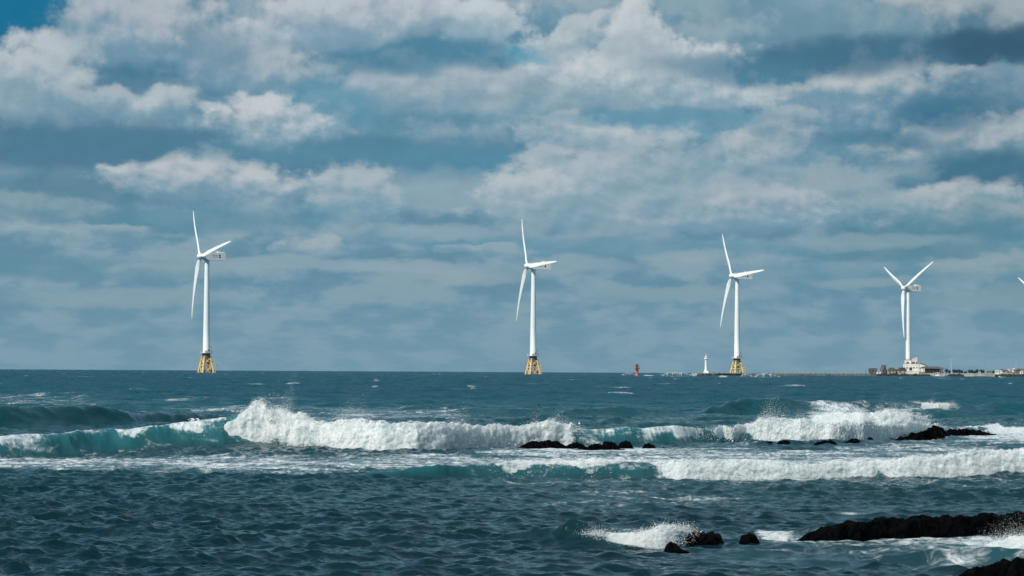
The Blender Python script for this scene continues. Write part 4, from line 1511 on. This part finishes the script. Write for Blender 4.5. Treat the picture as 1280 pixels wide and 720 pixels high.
# ruined stone buildings and the stone tower at the left end
roofed_house(1091.3, 2345, 7.2, 5, 3.9, .3, MAT['stone'], MAT['slate'], 'flat roofed grey stone hut at the left end of the island', 'hut', 'stone_hut', flat=True, wins=3)
o = isl(1104.2, 2348, 'stone_tower', 'tapering dark stone watchtower near the left end of the island', 'tower')
MB().lathe([(3.2, -1), (2.9, 2.0), (1.75, 6.6), (1.7, 7.0), (1.45, 7.05)], 16).build('tower_body', MAT['stone'], o)
MB().box((.2, -2.5, 2.0), (.9, 1.0, 1.8)).build('door', MAT['glass'], o)
roofed_house(1098.5, 2340, 3.4, 3, 1.5, .5, MAT['lh'], MAT['pale'], 'small white shed below the stone watchtower', 'shed', 'shed', wins=1)
roofed_house(1114.5, 2350, 6.5, 5, 2.4, 2.4, MAT['beige'], MAT['slate'], 'beige cottage with a steep dark roof right of the watchtower', wins=2)
roofed_house(1121.5, 2352, 6.2, 5, 2.3, 1.3, MAT['beige'], MAT['slate'], 'low cottage with a dark roof between two taller ones', wins=2)
roofed_house(1128.0, 2346, 7.0, 5, 2.6, 2.3, MAT['beige'], MAT['wood'], 'cottage with a dark brown roof against the white building', wins=2)

# white building with its curved hall
D_B = 2368
o = isl(1141.0, D_B, 'white_building', 'big white building with rooftop boxes and a curved dark hall roof', 'building')
m = D_B / F_PX
zb = 2.3


def bx(x0, x1, y0, y1):
    """box limits in metres from photo rows and columns on this facade"""
    return (x0 - 1141.0) * m, (x1 - 1141.0) * m, Z(y1, 1141, D_B) - zb + .4, Z(y0, 1141, D_B) - zb + .4


def bbox(mb, x0, x1, y0, y1, yf, yb):
    a, b_, c, d = bx(x0, x1, y0, y1)
    return mb.box(((a + b_) / 2, (yf + yb) / 2, (c + d) / 2), (b_ - a, yb - yf, d - c))


mb = MB()
bbox(mb, 1129.4, 1148.6, 454.6, 470, -4, 8)
bbox(mb, 1139.8, 1147.0, 453.4, 454.7, -3.8, 7)
mb.build('wall', MAT['wall'], o)
bbox(MB(), 1131.0, 1138.9, 449.9, 454.5, -3.0, 6).build('roof_block', MAT['wall'], o)
mb = MB()
bbox(mb, 1130.6, 1139.3, 449.5, 449.9, -3.3, 6.3)
for x in (1131, 1133.5, 1136, 1138.8):
    bbox(mb, x - .1, x + .1, 447.6, 449.5, -3.2, -3.1)
bbox(mb, 1130.6, 1139.3, 447.5, 447.7, -3.25, -3.05)
mb.build('roof_rail', MAT['steel'], o)
a, b_, c, d = bx(1140.0, 1146.6, 446.0, 453.4)
MB().prism([(a, c), (b_, c), (b_, d), (a + 1.2, d - 1.3), (a, d - 1.8)], -3.2, 5).build('roof_house', MAT['pink'], o)
for (x0, x1, y0, y1) in ((1133.0, 1136.5, 452.8, 454.2), (1140.0, 1141.8, 452.6, 454.3), (1142.0, 1143.4, 452.6, 454.3), (1144.8, 1146.6, 452.8, 454.4), (1136.8, 1140.2, 459.4, 463.0), (1133.4, 1134.6, 459.2, 461.4),
                         (1141.2, 1143.8, 459.3, 460.4), (1145.2, 1147.0, 459.3, 460.2), (1130.6, 1131.6, 459.4, 460.8)):
    bbox(MB(), x0, x1, y0, y1, -4.06, -3.95).build('window', MAT['glass'], o)
for y in (454.5, 464.6):
    bbox(MB(), 1129.2, 1148.8, y - .14, y + .14, -4.25, -4.003).build('ledge', MAT['conc'], o)
a, b_, c, d = bx(1148.7, 1160.2, 454.4, 470)
w = b_ - a
arc = [(a, c), (b_, c)] + [(a + w * t, c + (d - c) * (.58 + .42 * math.cos(t * 1.45) ** .8)) for t in (1, .9, .75, .6, .45, .3, .15, 0)]
MB().prism(arc, -3.5, 10).build('hall_wall', MAT['wall'], o)
top = [(a + w * t, c + (d - c) * (.58 + .42 * math.cos(min(t, 1.0) * 1.45) ** .8) - max(0, t - 1) * 6 + .05) for t in (.05, .2, .35, .5, .65, .8, .92, 1, 1.1, 1.2)]
MB().prism(top + [(x, z + .75 * min(1, .3 + i * .12)) for i, (x, z) in list(enumerate(top))[::-1]], -4.1, 10.6).build('hall_roof', MAT['slate'], o)

# pavilion
o = isl(1164.5, 2345, 'pavilion', 'open pavilion with a wide grey hip roof beside the white building', 'pavilion')
MB().box((0, 0, .55), (19.5, 7, 1.1)).build('deck', MAT['wood'], o)
for i in range(8):
    MB().tube((-9 + i * 2.57, -3.1, 1.1), (-9 + i * 2.57, -3.1, 4.1), .16).build('post', MAT['wood'], o)
mb = MB()
mb.add([(-11, -4.4, 4.1), (11, -4.4, 4.1), (11, 4.4, 4.1), (-11, 4.4, 4.1), (-7, 0, 5.9), (7, 0, 5.9)], [(0, 1, 5, 4), (1, 2, 5), (2, 3, 4, 5), (3, 0, 4), (0, 3, 2, 1)])
mb.build('roof', MAT['slate'], o)
MB().box((1.5, 1.2, 2.6), (14, 3.2, 3.0)).build('inner_room', MAT['beige'], o)
for i in range(5):
    MB().box((-4 + i * 2.7, -.43, 2.7), (1.6, .06, 1.7)).build('window', MAT['pale'], o)
mb = MB()
for i in range(14):
    mb.tube((-9.3 + i * 1.43, -3.4, 1.1), (-9.3 + i * 1.43, -3.4, 2.1), .06, seg=5)
mb.tube((-9.5, -3.4, 2.1), (9.5, -3.4, 2.1), .07, seg=5)
mb.build('railing', MAT['wood'], o)

# boats
def boat(px, D, L_, label, cabin=True, name='fishing_boat', rz_extra=0.0):
    loc, rz = site(px, D)
    o = empty(name, loc, rz + rz_extra, label, 'boat')
    n = 12
    V, F = [], []
    for i in range(n + 1):
        t = i / n
        x = (t - .5) * L_
        hw = L_ * .15 * (math.sin(min(1, t * 1.25 + .35) * math.pi / 2)) * (1 - max(0, t - .55) ** 2 * 4.2)
        hw = max(hw, .05)
        top = L_ * (.085 + .07 * t ** 3)
        V += [(x, -hw * .55, -.5), (x, -hw, top), (x, hw, top), (x, hw * .55, -.5)]
    for i in range(n):
        for j in range(4):
            F.append((i * 4 + j, (i + 1) * 4 + j, (i + 1) * 4 + (j + 1) % 4, i * 4 + (j + 1) % 4))
    F += [(0, 1, 2, 3), tuple(n * 4 + j for j in (3, 2, 1, 0))]
    MB().add(V, F).build('hull', MAT['hull'], o)
    if cabin:
        mb = MB()
        mb.box((-L_ * .08, 0, L_ * .20), (L_ * .32, L_ * .17, L_ * .26), top=.9)
        mb.box((-L_ * .08, 0, L_ * .345), (L_ * .38, L_ * .2, .15))
        mb.build('cabin', MAT['hull'], o)
        for x in (-.16, -.02):
            MB().box((L_ * x, -L_ * .087, L_ * .24), (L_ * .09, .08, L_ * .1)).build('window', MAT['glass'], o)
        MB().tube((L_ * .14, 0, L_ * .1), (L_ * .14, 0, L_ * .85), .10, .05).build('mast', MAT['pale'], o)
        MB().tube((-L_ * .4, 0, L_ * .1), (-L_ * .4, 0, L_ * .45), .09, .05).build('stern_mast', MAT['pale'], o)
    return o


boat(1173, 2215, 9.4, 'white fishing boat with a cabin moored below the pavilion')
boat(1185, 2210, 3.4, 'small open white boat beside the white fishing boat', False, 'dinghy')
boat(1252.5, 2180, 5.2, 'open white boat off the rocky shore at the far right', False, 'dinghy', math.pi)

# masts and lamp posts
def post(px, D, h, r, label, cat='pole', name='pole', arm=0.0, mat='pale'):
    o = isl(px, D, name, label, cat)
    MB().tube((0, 0, -.5), (0, 0, h), r, r * .6, 8).build('shaft', MAT[mat], o)
    mb = MB()
    if arm:
        mb.tube((0, 0, h - .15), (arm, 0, h), .07, seg=6).box((arm, 0, h), (.9, .35, .2))
    else:
        mb.box((0, 0, h + .15), (.4, .4, .3))
    mb.build('lamp_head' if arm else 'cap', MAT[mat], o)
    return o


post(1189.6, 2338, 9.6, .22, 'thick white mast on the quay right of the pavilion', 'mast', 'mast')
post(1177.0, 2338, 5.5, .12, 'thin pale pole in front of the right end of the pavilion')
post(1187.4, 2390, 12, .10, 'tall thin lamp post left of the thick white mast', 'street lamp', 'street_lamp', 1.6)
post(1231.0, 2400, 10.5, .10, 'thin lamp post over the sea wall with a dark lamp head', 'street lamp', 'street_lamp', 1.8, 'steel')
post(1270.0, 2420, 10, .12, 'pale pole on the hill at the far right')
post(1082.0, 2290, 3.6, .14, 'short dark post at the landward end of the breakwater', mat='steel')

# trees
def tree(px, D, h, w, seed, label, z=None):
    o = isl(px, D, 'tree', label, 'tree', 'dark trees on the island', z)
    r_ = random.Random(seed)
    mb = MB()
    mb.tube((0, 0, -.6), (r_.uniform(-.2, .2), 0, h * .45), .2, .12, 7)
    for i in range(4):
        a = r_.uniform(0, 6.28)
        mb.tube((0, 0, h * .35), (math.cos(a) * w * .25, math.sin(a) * w * .25, h * .65), .09, .04, 5)
    mb.build('trunk', MAT['bark'], o)
    mb = MB()
    for i in range(230):
        a, e = r_.uniform(0, 6.28), r_.uniform(-1, 1)
        q = r_.random() ** .4
        x, y, zz = math.cos(a) * math.sqrt(1 - e * e) * q, math.sin(a) * math.sqrt(1 - e * e) * q, e * q
        lob = 1 + .3 * math.sin(3 * a + seed) * (1 - abs(e)) + .2 * r_.uniform(-1, 1)
        s_ = r_.uniform(.18, .42)
        c = Vector((x * w / 2 * lob, y * w / 2 * lob, h * .62 + zz * h * .40))
        p3 = [c + Vector((r_.uniform(-1, 1), r_.uniform(-1, 1), r_.uniform(-1, 1))) * s_ for _ in range(4)]
        mb.add(p3, [(0, 1, 2), (0, 2, 3), (0, 3, 1), (1, 3, 2)])
    mb.build('crown', MAT['leaf'], o)
    return o


TREES = [(1183.5, 4.4, 3.4, 'round dark tree just right of the pavilion roof'), (1186.8, 3.2, 2.6, 'low bush-like tree between the round tree and the white mast'), (1192.4, 4.2, 3.0, 'dark tree just right of the thick white mast'),
         (1195.6, 3.8, 3.2, 'second dark tree right of the thick white mast'), (1199.0, 4.0, 3.4, 'third dark tree right of the thick white mast'), (1202.2, 3.4, 3.0, 'dark tree at the left end of the long pale sea wall'),
         (1207.0, 2.4, 2.4, 'lowest dark tree over the left end of the sea wall'), (1212.2, 3.8, 3.4, 'broad dark tree above the left half of the sea wall'), (1215.2, 3.6, 3.0, 'dark tree touching the broad one above the sea wall'),
         (1218.4, 3.0, 2.4, 'small dark tree left of the pointed one'), (1221.2, 4.2, 2.4, 'narrow pointed dark tree above the sea wall'), (1225.6, 4.0, 3.2, 'dark tree behind the tiny white house'),
         (1228.6, 3.8, 3.0, 'last dark tree before the gap in the row above the sea wall'), (1241.5, 3.2, 2.2, 'single dark tree at the right end of the sea wall')]
for i, (px, h, w, lab) in enumerate(TREES):
    tree(px, 2352 + (i * 7) % 11, h, w, 100 + i, lab, 2.0)

# houses along the right end
HG = 'small houses at the right end of the island'
for (px, D, w, h, rh, wall, roof, lab, z) in [
    (1224.6, 2343, 1.7, 1.3, .5, 'lh', 'lh', 'tiny white hut among the dark trees on the sea wall', 2.3),
    (1236.5, 2390, 4.2, 1.9, .7, 'beige', 'slate', 'low beige house right of the tree row', 2.3),
    (1245.4, 2410, 1.7, 1.9, .5, 'lh', 'lh', 'left one of a pair of tiny white houses', 2.9),
    (1247.7, 2410, 1.7, 1.9, .5, 'lh', 'lh', 'right one of a pair of tiny white houses', 2.9),
    (1252.6, 2440, 2.8, 2.6, .8, 'lh', 'slate', 'white house with a grey roof on the rise right of the pair', 3.2),
    (1257.0, 2400, 5.0, 2.0, .9, 'beige', 'slate', 'wide beige house with a dark roof below the hill', 2.9),
    (1260.6, 2450, 1.9, 2.2, .5, 'lh', 'lh', 'bright white little house on the slope of the hill', 3.9),
    (1262.0, 2385, 4.6, 1.7, .6, 'beige', 'conc', 'flat pale house above the black rocks at the right', 2.6),
    (1267.0, 2470, 2.1, 2.2, .6, 'lh', 'lh', 'small white house higher up the hill', 4.4),
    (1272.0, 2430, 5.6, 2.2, 1.0, 'stone', 'slate', 'grey stone house under the top of the hill', 3.4),
    (1276.8, 2372, 2.6, 2.0, .5, 'lh', 'lh', 'white house near the right edge above the shore rocks', 2.4),
]:
    roofed_house(px, D, w, 4, h, rh, MAT[wall], MAT[roof], lab, group=HG, z=z, wins=1 if w < 3 else 2)

# shore rocks below the island
GS = 'black boulders along the island shore'
for i, (x0, x1, yb, yt, lab) in enumerate([
    (1083, 1096, 471.6, 468.9, 'flat black rock at the very left tip of the island'), (1094, 1112, 471.9, 468.2, 'long black rock below the stone watchtower'), (1110, 1124, 471.9, 468.3, 'black rock below the dark roofed cottages'),
    (1122, 1136, 471.9, 469.6, 'low black rock left of the white building'), (1140, 1152, 471.9, 469.6, 'low black rock in front of the white building'), (1150, 1164, 471.9, 470.0, 'lowest black rock left of the white fishing boat'),
    (1184, 1206, 472.0, 469.9, 'black rock below the thick white mast'), (1243, 1260, 472.9, 469.8, 'black rock behind the open white boat at the far right'), (1257, 1274, 473.3, 470.2, 'black rock below the white house at the right edge'),
    (1271, 1290, 473.3, 469.9, 'black rock cut by the right edge of the picture')]):
    D = 2285 if x0 < 1200 else 2240
    dz = sea_z(0, D)
    xm = (x0 + x1) / 2
    e = ray(xm, 460)
    h = max(1.2, (yb - yt) / F_PX * D) + .9
    yy = 360 + 0
    # place by distance: rows are turned into heights at that distance
    c, rz = site(xm, D)
    n, nt = 40, 24
    u = np.linspace(0, 1, n)
    hh = h * (np.sqrt(np.clip(1 - (2 * u - 1) ** 4, 0, 1))) * (.75 + .45 * fbm(u * 5 + i * 7, u * 0, u * 0, 3, .6, i + 60))
    th = np.linspace(-.3, math.pi + .3, nt)
    X = np.repeat(((u - .5) * (x1 - x0) * D / F_PX)[:, None], nt, 1)
    Yv = -np.cos(th)[None, :] * 4.0 * np.ones((n, 1))
    Zv = np.sin(th)[None, :] * hh[:, None]
    k = .45 * fbm(X / 1.4 + i, Yv / 1.4, Zv / 1.4, 4, .6, i)
    V = np.stack([X, Yv * (1 + k), Zv * (1 + k)], -1).reshape(-1, 3)
    me = grid_mesh('rock', V, n, nt)
    o = link('rock', me, MAT['basalt'], loc=c, rotz=rz)
    tag(o, lab, 'rock', GS)

# ------------------------------------------------------------------ seabirds
def bird(loc, span, rz, label, mat, flying=True):
    o = empty('seabird', loc, rz, label, 'bird')
    if flying:
        mb = MB()
        prof = [(.01, -.5), (.10, -.3), (.13, 0), (.11, .25), (.07, .36), (.085, .45), (.05, .54), (.008, .66)]
        R = Matrix.Scale(span * .55, 4) @ Matrix.Rotation(math.pi / 2, 4, 'Y')
        mb.lathe(prof, 10, R)
        for sy in (-1, 1):
            w = [(.18, .08 * sy, .04), (-.16, .08 * sy, .03), (-.10, .5 * sy, .26), (.14, .5 * sy, .28), (-.12, 1.0 * sy, .12), (-.02, 1.0 * sy, .13)]
            vs = [Vector(q) * span * .5 for q in w]
            vs2 = [v - Vector((0, 0, .02 * span)) for v in vs]
            mb.add(vs + vs2, [(0, 1, 2, 3), (3, 2, 4, 5), (6, 9, 8, 7), (9, 11, 10, 8), (0, 3, 9, 6), (3, 5, 11, 9), (1, 7, 8, 2), (2, 8, 10, 4), (4, 10, 11, 5)])
        mb.build('body', mat, o)
    else:
        R = Matrix.Scale(span, 4) @ Matrix.Rotation(math.pi / 2, 4, 'Y')
        mb = MB().lathe([(.02, -.55), (.16, -.3), (.2, 0), (.15, .28), (.05, .45)], 10, R)
        mb.tube((span * .35, 0, span * .05), (span * .48, 0, span * .42), span * .07, span * .05, 8)
        mb.tube((span * .46, 0, span * .42), (span * .72, 0, span * .42), span * .07, span * .015, 8)
        mb.build('body', mat, o)
    return o


bird(at(243, 526.5, 138), 1.05, math.radians(35), 'pale seabird flying low over the breaker at the left', MAT['feather'])
g = ground(679, 511.5)
bird(g + Vector((0, 0, .10)), .75, math.radians(170), 'dark seabird floating on the swell behind the middle reef', MAT['darkfeather'], False)
